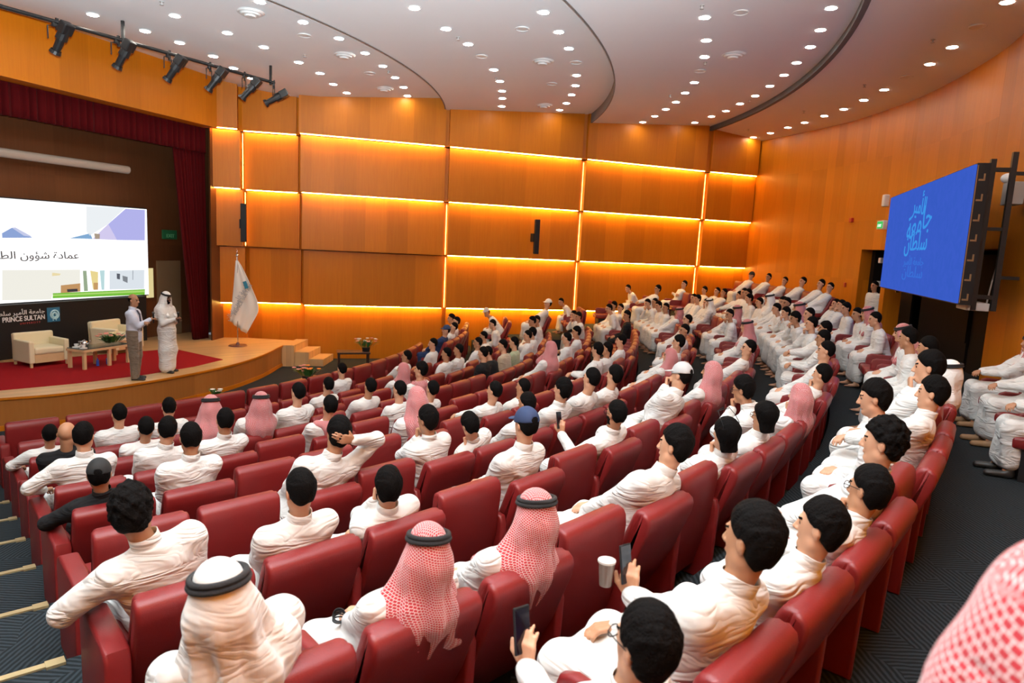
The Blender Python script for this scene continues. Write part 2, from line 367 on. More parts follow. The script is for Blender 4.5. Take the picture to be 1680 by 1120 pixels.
# back wall, curved, with the dark entrance
b = MB()
def bw(a0, a1, z0, z1, n=20):
    for i in range(n):
        a, c = a0+(a1-a0)*i/n, a0+(a1-a0)*(i+1)/n
        p, q, r, s = polar(back_R(a), a), polar(back_R(c), c), polar(back_R(c)+.3, c), polar(back_R(a)+.3, a)
        b.prism([(p.x, p.y), (q.x, q.y), (r.x, r.y), (s.x, s.y)], z0, z1)
bw(-.025, .26, 0, 8.6, 16); bw(-.298, -.025, 4.02, 8.6, 14); bw(-1.16, -.298, 0, 8.6, 30)
tag(b.done('wall_back', WOOD), kind='structure')
b = MB()
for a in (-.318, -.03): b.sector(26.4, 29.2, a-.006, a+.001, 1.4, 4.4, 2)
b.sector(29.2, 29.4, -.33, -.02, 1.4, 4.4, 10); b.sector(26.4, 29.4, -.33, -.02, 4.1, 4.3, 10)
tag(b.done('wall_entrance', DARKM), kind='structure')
b = MB(); b.sector(25.95, 26.35, -.103, -.094, Z_I, 4.02, 2); tag(b.done('trim_10', WOOD), kind='structure')
b = MB()
for (x0, x1) in ((-.048, -.092), (-.110, -.2), (-.205, -.30)):
    b.sector(26.75, 26.8, x1, x0, Z_I, 3.95, 6)
b.sector(26.68, 26.75, -.2035, -.2015, Z_I+.6, Z_I+1.6, 1)
tag(b.done('door_1', DOORM), kind='structure')
b = MB()
for i in range(2):
    p = polar(26.5, -.042, 3.75-.62*i); b.box(p, (.12, .12, .14), Matrix.Rotation(-.04, 3, 'Z'), .015)
    o = b.done('emergency_light', WHITEP); tag(o, '%s of two small white boxes in the dark doorway' % ('upper', 'lower')[i], 'emergency light'); b = MB()
b.bm.free()
# left wall beyond the near aisle (outside the frame): not built, the hall goes on there

# ------------------------------------------------ stage
N2 = Vector((cos(-.33), sin(-.33))); T2 = Vector((.324, .946)).normalized(); PP = Vector((-8.34, 18.56))
SZ = .59
def ST(d, v, z=0.0): p = PP+N2*d+T2*v; return Vector((p.x, p.y, z))
SA = atan2(T2.y, T2.x)        # local x runs along the stage front, local -y faces the hall
edge = [(-13.5, 8.9), (-11.4, 9.75), (-9.9, 10.75), (-8.91, 11.59), (-8.21, 12.15), (-7.59, 13.01), (-7.0, 14.24), (-6.54, 15.65), (-6.37, 17.13), (-6.42, 18.45), (-6.42, 19.8)]
def smooth_line(p, n=4):
    out = []
    for i in range(len(p)-1):
        p0, p1, p2, p3 = [Vector(p[max(0, min(len(p)-1, k))]) for k in (i-1, i, i+1, i+2)]
        for k in range(n):
            t = k/n; out.append(.5*((2*p1)+(-p0+p2)*t+(2*p0-5*p1+4*p2-p3)*t*t+(-p0+3*p1-3*p2+p3)*t**3))
    out.append(Vector(p[-1])); return out
E_ = smooth_line(edge[:-1])+[Vector(edge[-1])]
back_poly = [Vector((-8.5, 19.9)), Vector((-12.5, 21.5)), Vector((-16.5, 9.5))]
b = MB(); b.prism([tuple(p) for p in E_]+[tuple(p) for p in back_poly], -.05, SZ-.03); o = b.done('floor_stage_base', WOODP)
o.name = 'wall_stage_front'; tag(o, kind='structure')
b = MB(); b.prism([tuple(p) for p in E_]+[tuple(p) for p in back_poly], SZ-.03, SZ); tag(b.done('floor_stage', WOODS), kind='structure')
b = MB()
for p, q in zip(E_, E_[1:]):
    d = (q-p).normalized(); nn = Vector((d.y, -d.x)); b.prism([tuple(p), tuple(q), tuple(q+nn*.03), tuple(p+nn*.03)], SZ-.035, SZ+.004); b.prism([tuple(p), tuple(q), tuple(q+nn*.02), tuple(p+nn*.02)], 0, .09)
tag(b.done('trim_11', WOOD), kind='structure')
b = MB()
for i, (x0, x1, zt) in enumerate([(-6.42, -6.1, .6), (-6.1, -5.72, .4), (-5.72, -5.34, .2)]):
    b.prism([(x0, 18.75+i*.12), (x1, 18.8+i*.12), (x1, 20.1), (x0, 20.0)], 0, zt)
tag(b.done('stage_steps', WOODS), kind='structure'); bpy.data.objects['stage_steps'].name = 'trim_13'
# red carpet laid on the stage
b = MB()
rc = [(-6.98, 16.2), (-7.2, 15.2), (-7.75, 14.0), (-8.45, 13.0), (-9.4, 12.05), (-11.0, 10.9), (-12.2, 10.9), (-11.4, 14.2), (-8.75, 17.35)]
b.prism(rc, SZ, SZ+.012); tag(b.done('stage_carpet', REDCARPET), 'large red carpet laid across the wooden stage floor', 'carpet')
# proscenium header, jamb, stage back and side walls
def slab(name, d0, d1, v0, v1, z0, z1, mat, kind='structure'):
    b = MB(); c = ST((d0+d1)/2, (v0+v1)/2, (z0+z1)/2); b.box((0,0,0), (v1-v0, d1-d0, z1-z0)); o = b.done(name, mat, loc=c, rz=SA)
    return tag(o, kind=kind) if kind else o
slab('wall_header', -.45, 0, -14, .35, 6.42, 8.6, WOOD)
slab('wall_stage_back', -2.35, -2.0, -13, 2.2, SZ-.1, 8.4, WOODD)
b = MB(); b.prism([(-8.56, 19.1), (-8.5, 19.06), (-8.4, 20.3), (-9.2, 22.0), (-9.4, 21.9), (-8.66, 20.3)], SZ-.1, 8.4); tag(b.done('wall_stage_side', WOODD), kind='structure')
b = MB(); c = ST(-1.2, -5, 8.35); b.box((0,0,0), (15, 2.4, .1)); tag(b.done('ceiling_stage', DARKM, loc=c, rz=SA), kind='structure')
# a pale panel and lit strip on the stage back wall
slab('door_2', -2.0, -1.95, .12, .95, SZ, 2.75, plain('stage_door_paint', (.22, .15, .08), .6))
b = MB(); b.box((0,0,0), (.22, .03, .82)); tag(b.done('wall_light', emis('pale_yellow_panel', (.62, .52, .25), 1.0), loc=ST(-1.9, -.2, 2.14), rz=SA), 'narrow upright pale yellow panel beside the projection screen', 'light')

# ------------------------------------------------ stage furniture and screens
def text_obj(body, size, mat, name='lettering', parent=None, loc=(0,0,0), rot=(pi/2, 0, 0), align='RIGHT', ext=.004, sx=1, off=0):
    c = bpy.data.curves.new(name, 'FONT'); c.body = body; c.size = size; c.align_x = align; c.align_y = 'CENTER'; c.extrude = ext; c.offset = off
    o = bpy.data.objects.new(name, c); COL.objects.link(o); dg = bpy.context.evaluated_depsgraph_get()
    me = bpy.data.meshes.new_from_object(o.evaluated_get(dg)); bpy.data.objects.remove(o)
    o = mesh_obj(name, me, mat, parent); o.location = loc; o.rotation_euler = rot; o.scale = (sx, 1, 1); return o
AR = {}
_F = 'ا:FE8D,FE8E,0,0;أ:FE83,FE84,0,0;ب:FE8F,FE90,FE91,FE92;ة:FE93,FE94,0,0;ج:FE9D,FE9E,FE9F,FEA0;د:FEA9,FEAA,0,0;ر:FEAD,FEAE,0,0;س:FEB1,FEB2,FEB3,FEB4;ش:FEB5,FEB6,FEB7,FEB8;ط:FEC1,FEC2,FEC3,FEC4;ع:FEC9,FECA,FECB,FECC;ل:FEDD,FEDE,FEDF,FEE0;م:FEE1,FEE2,FEE3,FEE4;ن:FEE5,FEE6,FEE7,FEE8;و:FEED,FEEE,0,0;ؤ:FE85,FE86,0,0;ي:FEF1,FEF2,FEF3,FEF4'
for s in _F.split(';'):
    ch, f = s.split(':'); AR[ch] = [int(x, 16) for x in f.split(',')]
def arabic(s):
    """letters joined with their presentation forms and laid right to left"""
    out = []
    for i, ch in enumerate(s):
        if ch not in AR: out.append(ch); continue
        prev = i > 0 and s[i-1] in AR and AR[s[i-1]][2] != 0
        nxt = i+1 < len(s) and s[i+1] in AR and AR[ch][2] != 0
        out.append(chr(AR[ch][3 if prev and nxt else 1 if prev else 2]) if prev or nxt else ch)
    return ''.join(reversed(out))
SLIDE_SHAPES = [((0.93, 0.97, 1), 1, [(0.32, 1.12), (1.45, 1.17), (0.89, 0.69), (0.39, 0.4), (0.3, 0.49)]), ((0.5, 0.5, 0.92), 2, [(1.45, 1.13), (2.06, 1.14), (2.03, 0.32), (1.16, 0.31), (0.92, 0.71)]), ((0.72, 0.66, 0.95), 1, [(0.92, 0.71), (1.16, 0.31), (0.46, 0.32), (0.67, 0.5)]), ((0.3, 0.42, 0.75), 1, [(-1.74, 0.39), (-1.52, 0.52), (-1.06, 0.31), (-1.74, 0.29)]), ((0.62, 0.66, 0.9), 2, [(-1.52, 0.52), (-1.44, 0.53), (-1.06, 0.33), (-1.26, 0.35)]), ((0.25, 0.45, 0.72), 1, [(-0.16, 0.32), (0.4, 0.46), (0.46, 0.32)]), ((0.45, 0.36, 0.28), 2, [(0.51, 0.46), (0.67, 0.45), (0.66, 0.33), (0.53, 0.32)]), ((0.97, 0.95, 0.86), 1, [(-1.78, -0.42), (0.09, -0.44), (0.07, -1.03), (-0.64, -1.01), (-0.69, -1.14), (-1.82, -1.09)]), ((0.92, 0.78, 0.45), 2, [(-0.63, -0.5), (-0.42, -0.53), (-0.45, -0.57), (-0.64, -0.58)]), ((0.6, 0.33, 0.14), 2, [(-0.43, -0.81), (0.08, -0.78), (0.07, -0.98), (-0.44, -1.0)]), ((0.06, 0.05, 0.06), 3, [(-0.28, -0.91), (0.0, -0.91), (0.0, -0.98), (-0.27, -0.98)]), ((0.35, 0.45, 0.3), 2, [(0.16, -0.47), (0.26, -0.47), (0.28, -0.98), (0.17, -0.98)]), ((0.9, 0.74, 0.32), 2, [(0.36, -0.47), (0.58, -0.51), (0.56, -0.96), (0.42, -0.95)]), ((0.62, 0.36, 0.15), 3, [(0.44, -0.78), (0.57, -0.78), (0.56, -0.96), (0.44, -0.96)]), ((0.55, 0.78, 0.8), 2, [(0.63, -0.47), (0.77, -0.47), (0.74, -0.97), (0.66, -0.97)]), ((0.8, 0.86, 0.92), 1, [(0.91, -0.48), (1.99, -0.48), (1.97, -1.0), (0.89, -0.97)]), ((0.12, 0.13, 0.16), 3, [(1.12, -0.56), (1.22, -0.57), (1.21, -0.72), (1.12, -0.7)]), ((0.25, 0.27, 0.3), 3, [(1.29, -0.62), (1.45, -0.66), (1.44, -0.82), (1.3, -0.76)]), ((0.3, 0.33, 0.38), 3, [(1.61, -0.49), (1.63, -0.49), (1.62, -0.74), (1.6, -0.74)]), ((0.2, 0.55, 0.05), 4, [(-0.64, -0.99), (1.99, -1.01), (1.98, -1.16), (-0.65, -1.11)]), ((0.45, 0.75, 0.18), 5, [(-0.64, -1.02), (1.98, -1.04), (1.98, -1.09), (-0.65, -1.06)])]
scr = empty('video_wall', ST(-1.78, -2.5, 3.0), SA)
tag(scr, 'large bright screen above the stage showing an Arabic slide', 'screen')
b = MB(); b.box((0,0,0), (4.24, .06, 2.32)); b.done('screen_picture', emis('slide_white', (1, 1, 1), 1.08), scr)
for k_, (c_, l_, q_) in enumerate(SLIDE_SHAPES):
    b = MB(); y_ = -.031-.0008*l_; b.bm.faces.new([b.bm.verts.new((min(max(p_[0], -2.12), 2.12), y_, max(min(p_[1], 1.16), -1.16))) for p_ in q_]); b.done('slide_shape', emis('slide_colour', c_, .76), scr)
b = MB(); b.box((0,.06,0), (4.30, .08, 2.38)); b.done('screen_frame', BLACKP, scr)
text_obj(arabic('عمادة شؤون الطلاب'), .235, plain('slide_text_grey', (.06, .06, .07), .8), 'lettering', scr, (.07, -.036, -.10), sx=1.25)
ap = empty('screen_plinth', ST(-1.72, -4.8, SZ), SA); tag(ap, 'black plinth under the big stage screen with white university lettering', 'plinth')
b = MB(); b.box((0, 0, .61), (8.4, .22, 1.22), bev=.01); b.done('plinth_body', BLACKP, ap)
LW = plain('logo_white', (.85, .85, .85), .5)
text_obj(arabic('جامعة الأمير سلطان'), .135, LW, 'lettering', ap, (1.34, -.115, 1.03), sx=1.15)
text_obj('PRINCE SULTAN', .155, LW, 'lettering', ap, (1.34, -.115, .89), sx=.86, off=.002)
text_obj('U N I V E R S I T Y', .06, plain('logo_red', (.45, .05, .05), .5), 'lettering', ap, (1.22, -.115, .78))
em = empty('emblem'); em.parent = ap; em.location = (1.545, -.118, .93)
b = MB(); b.box((0,0,0), (.31, .012, .34)); b.done('emblem_square', plain('emblem_blue', (.02, .16, .30), .4), em)
b = MB(); b.tor(.10, .018, (.02, -.012, 0), Matrix.Rotation(pi/2, 3, 'X'), 24, 6); b.tor(.055, .02, (.02, -.012, -.01), Matrix.Rotation(pi/2, 3, 'X'), 20, 6)
b.tube([(-.02, -.012, -.14), (-.04, -.012, -.03), (.02, -.012, .07), (.06, -.012, -.02), (.05, -.012, -.14)], .012, 6)
b.done('emblem_lines', plain('emblem_light', (.45, .75, .85), .4), em)
b = MB(); b.cyl((-2.6, 0, 0), (1.6, 0, 0), .1, n=16); o = b.done('roller_screen_case', plain('case_grey', (.42, .36, .30), .5), loc=ST(-1.55, -2.72, 5.12), rz=SA)
tag(o, 'long pale grey roller screen case fixed high on stage wall', 'screen case')
# curtains
def drape(name, v0f, v1f, z0, z1, d, folds, amp, label, n=160, zs=14):
    b = MB(); rows = []
    for k in range(zs+1):
        z = z0+(z1-z0)*k/zs; v0, v1 = v0f(z), v1f(z); r = []
        for i in range(n+1):
            t = i/n; ph = t*folds*2*pi
            p = ST(d+amp*sin(ph)+amp*.35*sin(ph*2.3+1), v0+(v1-v0)*t, z); r.append(b.bm.verts.new(p))
        rows.append(r)
    for k in range(zs):
        for i in range(n): b.bm.faces.new((rows[k][i], rows[k][i+1], rows[k+1][i+1], rows[k+1][i]))
    o = b.done(name, CURTAIN, smooth=True); md = o.modifiers.new('thick', 'SOLIDIFY'); md.thickness = .015
    return tag(o, label, 'curtain')
drape('valance_curtain', lambda z: -11, lambda z: .62, 5.78, 6.9, -.62, 62, .07, 'pleated dark red valance across the top of the stage opening', 700, 6)
drape('stage_curtain', lambda z: -.45+.66*max(0, (6.4-z)/5.8)**1.1, lambda z: .74, SZ, 6.8, -.8, 9, .06, 'tall dark red curtain gathered at the right side of stage')
# armchairs
def armchair(x, y, rz, label, s=1.0):
    t = empty('armchair', (x, y, SZ+.012), rz); t.scale = (s, s, s); tag(t, label, 'armchair', 'cream armchairs on the stage')
    for sx in (-1, 1):
        b = MB(); b.box((sx*.39, 0, .36), (.12, .78, .52), bev=.025); b.done('armrest', CREAM, t)
    b = MB(); b.box((0, .33, .44), (.9, .14, .64), Matrix.Rotation(-.08, 3, 'X'), .04); b.done('backrest', CREAM, t)
    b = MB(); b.box((0, -.06, .38), (.66, .66, .16), bev=.04); b.done('seat_cushion', CREAM, t)
    b = MB()
    b.prof([(-.37, .10), (-.37, .30), (.37, .30), (.37, .10), (.30, .14), (0, .17), (-.30, .14)], -.33, .33, .01); b.done('seat_base', PALEW, t)
    for sx in (-1, 1):
        for sy in (-1, 1):
            b = MB(); b.box((sx*.40, sy*.35, .05), (.05, .05, .1)); b.done('leg', PALEW, t)
armchair(-10.28, 14.62, SA-.16, 'cream leather armchair at left, facing the hall from the stage', .90)
armchair(-9.75, 16.55, SA+.1, 'cream leather armchair behind the speaker in the striped tie')
# coffee table
tb = empty('coffee_table', (-9.12, 14.82, SZ+.012), SA); tag(tb, 'low light-wood table with dark glass tops between the armchairs', 'table')
b = MB(); b.box((0, 0, .42), (1.15, .5, .045), bev=.01); b.done('tabletop', plain('table_glass', (.05, .05, .045), .15), tb)
b = MB()
for s in (-1, 1): b.box((0, s*.24, .40), (1.17, .04, .05)); b.box((s*.575, 0, .40), (.04, .5, .05))
b.done('table_frame', PALEW, tb)
for sx in (-.54, .06, .54):
    for sy in (-1, 1):
        b = MB(); b.box((sx, sy*.21, .2), (.06, .06, .4)); b.done('leg', PALEW, tb)
def leafy(o, n, spread, h, mats, seed=1, fl=10, flc=None):
    r = random.Random(seed); b = MB()
    for i in range(n):
        a = r.uniform(0, 2*pi); rr = spread*sqrt(r.random()); x, y = rr*cos(a)*1.0, rr*sin(a)*.6
        L = r.uniform(.5, 1)*h; tip = Vector((x*1.5, y*1.5, L)); base = Vector((x*.5, y*.5, .02)); s = Vector((-sin(a), cos(a), 0))*.022
        mid = (base+tip)/2+Vector((0, 0, .05))
        v = [b.bm.verts.new(p) for p in (base, mid+s, tip, mid-s)]; b.bm.faces.new(v)
    b.done('leaves', mats[0], o)
    for k in range(1, len(mats)):
        b = MB()
        for i in range(fl):
            a = r.uniform(0, 2*pi); rr = spread*sqrt(r.random())*1.15; c = Vector((rr*cos(a), rr*sin(a)*.6, r.uniform(.6, 1.05)*h))
            for p in range(6):
                q = 2*pi*p/6; b.sph(c+Vector((.03*cos(q), .03*sin(q), .008)), .022, (1, 1, .5), 1)
            b.sph(c, .014, sub=1)
        b.done('blossoms', mats[k], o, smooth=True)
LEAF = plain('green_leaf', (.035, .12, .02), .5); PINK = plain('pink_petal', (.75, .28, .22), .7); WPET = plain('white_petal', (.8, .75, .65), .7); ORG = plain('orange_petal', (.85, .22, .02), .6); YEL = plain('cream_petal', (.8, .7, .4), .7)
f_ = empty('flower_arrangement', (-8.98, 15.06, SZ+.46), SA); tag(f_, 'long low flower arrangement in pink and cream on the coffee table', 'flowers')
leafy(f_, 90, .34, .24, [LEAF, PINK, YEL], 3, 9)
def teacup(x, y, z, lab):
    o = empty('teacup', (x, y, z)); tag(o, lab, 'teacup', 'white tea set on the stage table')
    b = MB(); b.cyl((0, 0, 0), (0, 0, .012), .075, n=16); b.done('saucer', WHITEP, o); b = MB(); b.cyl((0, 0, .012), (0, 0, .075), .028, .042, 16); b.done('cup', WHITEP, o)
p = Vector((-9.12, 14.82))
for i, (u, v_) in enumerate([(-.48, -.12), (-.47, .1), (-.30, .14)]):
    qq = p+T2*u-N2*v_*1.0; teacup(qq.x, qq.y, SZ+.457, ['white teacup at the table end nearest the left armchair', 'white teacup at the back corner of the coffee table', 'white teacup beside the flowers on the coffee table'][i])
qq = p+T2*(-.36); o = empty('teapot', (qq.x, qq.y, SZ+.457)); tag(o, 'silver teapot among the cups on the stage coffee table', 'teapot')
b = MB(); b.sph((0, 0, .08), .075, (1, 1, .95), 3); b.cyl((0, 0, .145), (0, 0, .165), .03, .01); b.done('pot', CHROME, o, smooth=True)
b = MB(); b.tube([(.06, 0, .07), (.11, 0, .10), (.13, 0, .15)], [.018, .013, .008]); b.done('spout', CHROME, o)
b = MB(); b.tube([(-.065, 0, .12), (-.12, 0, .12), (-.125, 0, .06), (-.07, 0, .04)], .008); b.done('handle', CHROME, o)
for i, (u, v_) in enumerate([(-.1, -.1), (.15, .05)]):
    qq = p+T2*u+N2*.05; b = MB(); b.cyl((0, 0, 0), (0, 0, .13), .03, n=12); b.cyl((0, 0, .13), (0, 0, .17), .012, n=8)
    tag(b.done('water_bottle', plain('blue_bottle', (.03, .10, .5), .3), loc=(qq.x, qq.y, SZ+.013)), ['blue bottle on the carpet under the table, nearer the left armchair', 'blue bottle on the carpet under the table, nearer the speaker'][i], 'bottle')
# flag
fl = empty('flag', (-7.49, 18.35, SZ)); tag(fl, 'white university flag hanging from a chrome pole at stage right', 'flag')
b = MB(); b.cyl((0, 0, 0), (0, 0, .03), .25, .22, 28); b.cyl((0, 0, .03), (0, 0, .1), .06, .03, 16); b.done('flag_base', plain('dark_base', (.12, .03, .02), .3), fl)
b = MB(); b.cyl((0, 0, .05), (0, 0, 2.42), .016, n=10); b.done('pole', CHROME, fl)
b = MB(); b.sph((0, 0, 2.46), .04); b.cyl((0, 0, 2.49), (0, 0, 2.62), .018, .004, 10); b.done('finial', CHROME, fl, smooth=True)
b = MB(); FR = []
vr = Vector((rt.x, rt.y, 0)).normalized(); vn = Vector((-vr.y, vr.x, 0))
for i in range(17):
    z = i/16; r = []
    for k in range(25):
        t = k/24
        left = -.04-.17*(1-z)**1.1; right = .03+.54*min(1, (1-z)*1.9)**.85 if z > .36 else .57-(.36-z)/.36*.34
        zz = 2.33-(1-z)*1.80*(1-.0*t)-(0 if z > .1 else 0)
        if z <= .36: zz = zz
        x = left+(right-left)*t; yv = .035*sin(t*15+z*3)*(1.1-z)
        r.append(b.bm.verts.new(vr*x+vn*(yv-.01)+Vector((0, 0, .62+1.70*z-(.28*t if z < .36 else .28*t*(1-z)/.64)*(1 if z < .99 else 0)+.05*(1-t)*(1-z)))))
    FR.append(r)
for i in range(16):
    for k in range(24): b.bm.faces.new((FR[i][k], FR[i][k+1], FR[i+1][k+1], FR[i+1][k]))
cl = b.done('flag_cloth', plain('flag_cloth_white', (.80, .76, .68), .8), fl, smooth=True); md = cl.modifiers.new('t', 'SOLIDIFY'); md.thickness = .006
fa = atan2(vr.y, vr.x)
GT = plain('flag_print_grey', (.35, .36, .38), .8)
text_obj('PRINCE SULTAN', .13, GT, 'lettering', fl, tuple(vr*.17-vn*.07+Vector((0, 0, 1.28))), (pi/2, -radians(62), fa), 'CENTER')
text_obj(arabic('جامعة الأمير سلطان'), .15, GT, 'lettering', fl, tuple(vr*.02-vn*.07+Vector((0, 0, 1.22))), (pi/2, -radians(62), fa), 'CENTER')
b = MB(); b.box((0, 0, 0), (.1, .01, .2), Matrix.Rotation(-.35, 3, 'Y')); o = b.done('emblem', plain('flag_print_teal', (.03, .22, .32), .7), fl); o.location = vr*.25-vn*.07+Vector((0, 0, 1.68)); o.rotation_euler = (0, 0, fa)
# truss of stage lanterns
pa, pb = Vector((-9.4, 10.4, 7.13)), Vector((-5.85, 16.55, 7.16))
V = lambda t: pa+(pb-pa)*t
tr = empty('lighting_bar', (pa+pb)/2); tag(tr, 'black ceiling pipe carrying the stage lanterns', 'lighting bar')
b = MB(); b.cyl(pa-(pa+pb)/2, pb-(pa+pb)/2, .035, n=10); b.done('pipe', BLACK, tr)
for t in (.5, .985):
    q_ = V(t)-(pa+pb)/2; b = MB(); b.box(q_+Vector((0, 0, .18)), (.05, .05, .5)); b.done('hanger', BLACK, tr)
def lantern(P, rz, tilt, label):
    o = empty('stage_lantern', P, rz); o.scale = (.98, .98, .98); tag(o, label, 'stage light', 'stage lanterns on the ceiling pipe')
    R = Matrix.Rotation(tilt, 3, 'X')
    b = MB(); b.cyl(R@Vector((0, -.16, -.28)), R@Vector((0, .12, -.28)), .085, .1, 14); b.cyl(R@Vector((0, .12, -.28)), R@Vector((0, .34, -.28)), .07, .065, 14); b.box(R@Vector((0, -.1, -.28)), (.2, .2, .17), R, .02)
    b.done('lamp_body', BLACK, o)
    b = MB(); b.cyl(R@Vector((0, .34, -.28)), R@Vector((0, .40, -.28)), .085, .10, 14, False); b.done('lens_hood', BLACK, o)
    b = MB(); b.tube([(-.12, 0, -.27), (-.12, 0, -.05), (0, 0, -.02), (.12, 0, -.05), (.12, 0, -.27)], .012, 6); b.done('yoke', BLACK, o)
    b = MB(); b.box((0, 0, 0), (.07, .05, .08), bev=.01); b.box((.06, 0, .02), (.05, .03, .2)); b.done('clamp', BLACK, o)
from mathutils.geometry import intersect_line_line
def bar_t(px):
    d = fw+rt*((px-840)/F_PX); best = min((abs(((V(t)-Vector((0, 0, CAM_Z))).dot(rt))/((V(t)-Vector((0, 0, CAM_Z))).dot(fw))-(px-840)/F_PX), t) for t in np.linspace(0, 1, 800)); return best[1]
for i, px in enumerate([88, 190, 275, 343, 400, 449]):
    P = V(bar_t(px)); lantern(P-Vector((0, 0, .05)), -1.9+pi+.10*i, [-.95, -.95, -.9, -.9, -.85, -.55][i], 'black stage lantern, %s from the left on the ceiling pipe' % ordw[i])
# column loudspeakers on the side wall
for i, (x, y, zc) in enumerate([(-7.72, 19.42, 3.93), (.54, 21.55, 3.97)]):
    o = empty('column_speaker', (x, y, zc), .3); tag(o, ['black column loudspeaker on the wood wall beside the flag', 'black column loudspeaker on the wood wall above the audience'][i], 'speaker')
    b = MB(); b.box((0, -.22, 0), (.15, .14, 1.06), bev=.015); b.done('speaker_body', BLACKP, o)
    b = MB(); b.box((-.06, -.08, -.03), (.1, .3, .26), bev=.01); b.box((0, -.1, .3), (.04, .2, .04)); b.done('bracket', BLACKP, o)
# flowers and little tables in front
def plant_box(x, y, z, name, mats, lab, s=.22, h=.25, n=50, fl=8):
    o = empty(name, (x, y, z)); tag(o, lab, 'flowers'); leafy(o, n, s, h, mats, int(x*10)+99, fl)
    b = MB(); b.cyl((0, 0, -.08), (0, 0, .04), .10, .12, 14); b.done('bowl', BLACKP, o)
def side_table(x, y, rz, lab, h=.5, sx=.9, sy=.5):
    o = empty('side_table', (x, y, 0), rz); tag(o, lab, 'table', 'dark side tables before the front row')
    b = MB(); b.box((0, 0, h-.02), (sx, sy, .05), bev=.008); b.done('tabletop', plain('dark_table_wood', (.035, .014, .008), .3), o)
    for a in (-1, 1):
        for c in (-1, 1):
            b = MB(); b.box((a*(sx/2-.05), c*(sy/2-.05), h/2-.02), (.05, .05, h-.04)); b.done('leg', plain('dark_table_leg', (.03, .012, .008), .4), o)
side_table(-4.45, 18.9, .3, 'dark side table with white flowers by the side wall'); plant_box(-4.12, 19.0, .58, 'flower_arrangement', [LEAF, WPET, PINK], 'white and pink flowers on the dark table by the wall', .28, .28)
side_table(-4.45, 14.85, 1.2, 'dark side table with orange and pink flowers before front row'); plant_box(-4.5, 14.8, .55, 'flower_arrangement', [LEAF, PINK, ORG], 'pink and orange flowers before the front row seats', .26, .26)
side_table(-5.62, 12.65, 1.0, 'dark side table with small white flowers before front row', .45, .6, .4); plant_box(-5.6, 12.7, .5, 'flower_arrangement', [LEAF, WPET], 'small white flowers peeking over the front row seats', .12, .2, 30, 4)
# ------------------------------------------------ led video screen on the back wall
sl, sr_ = Vector((8.50, 15.88)), Vector((6.60, 10.16)); dd = (sl-sr_); Wd = dd.length; ang = atan2(dd.y, dd.x)
ls = empty('led_screen', ((sl.x+sr_.x)/2, (sl.y+sr_.y)/2, 4.15), ang); tag(ls, 'wide blue video screen with Arabic calligraphy on the back wall', 'screen')
def blue_mat():
    m = bpy.data.materials.new('screen_blue'); m.use_nodes = True; nt = m.node_tree; N, Lk = nt.nodes, nt.links; N.remove(N['Principled BSDF'])
    tc = N.new('ShaderNodeTexCoord'); n = N.new('ShaderNodeTexNoise'); n.inputs['Scale'].default_value = 3.2; n.inputs['Detail'].default_value = 5; n.inputs['Distortion'].default_value = 2
    r = N.new('ShaderNodeValToRGB'); r.color_ramp.elements[0].color = (.045, .118, .62, 1); r.color_ramp.elements[1].color = (.050, .122, .65, 1); r.color_ramp.elements[0].position = .4; r.color_ramp.elements[1].position = .62
    Lk.new(tc.outputs['Object'], n.inputs['Vector']); Lk.new(n.outputs['Fac'], r.inputs[0]); e = N.new('ShaderNodeEmission'); Lk.new(r.outputs[0], e.inputs[0]); e.inputs[1].default_value = .74
    Lk.new(e.outputs[0], N['Material Output'].inputs[0]); return m
b = MB(); b.box((0, 0, 0), (Wd, .03, 2.02)); b.done('screen_picture', blue_mat(), ls)
b = MB(); b.box((0, -.1, 0), (Wd+.02, .17, 2.06)); b.done('screen_back', BLACKP, ls)
# the picture faces the stage: local +y points to the hall
CY_ = emis('calligraphy_glow', (.05, .32, .85), .8); CY2 = emis('calligraphy_deep', (.045, .17, .72), .78)
def rtext(s, size, mat, x, z, sx=1, rot=0): return text_obj(s, size, mat, 'lettering', ls, (x, .024, z), (pi/2, rot, pi), 'CENTER', .003, sx)
rtext(arabic('جامعة'), .62, CY_, -.05, .30, 1.25, -.15); rtext(arabic('الأمير'), .46, CY_, .05, .62, 1.1, .1); rtext(arabic('سلطان'), .5, CY_, .02, -.05, 1.3, 0)
rtext(arabic('جامعة الأمير'), .2, CY2, 0, -.42, 1.7); rtext(arabic('سلطان'), .3, CY2, 0, -.62, 2.0)
clipm = plain('brown_clips', (.25, .14, .06), .5)
for k_ in range(7):
    z = -.95+.29*k_; b = MB(); b.box((-Wd/2-.012, -.09, z), (.02, .08, .025)); b.box((-Wd/2-.012, -.12, z+.04), (.02, .02, .10)); b.done('side_clip', clipm, ls)
b = MB(); b.box((-Wd/2-.012, -.025, 0), (.012, .012, 2.0)); b.done('edge_strip', clipm, ls)
for x in (-Wd/2+.12, Wd/2-.6):
    b = MB(); b.box((x, -.50, .05), (.07, .07, 2.3)); b.box((x, -.24, .0), (.07, .07, 2.2)); b.box((x, -.36, .95), (.06, .3, .06)); b.box((x, -.36, -.9), (.06, .3, .06)); b.box((x, -.36, .1), (.05, .3, .05)); b.box((x, -.62, .9), (.05, .3, .05)); b.box((x, -.62, -.6), (.05, .3, .05))
    b.done('mount_frame', BLACK, ls)
b = MB(); b.box((-Wd/2+.35, -.3, -1.05), (.5, .3, .12), bev=.01); b.done('junction_box', GREYP, ls)
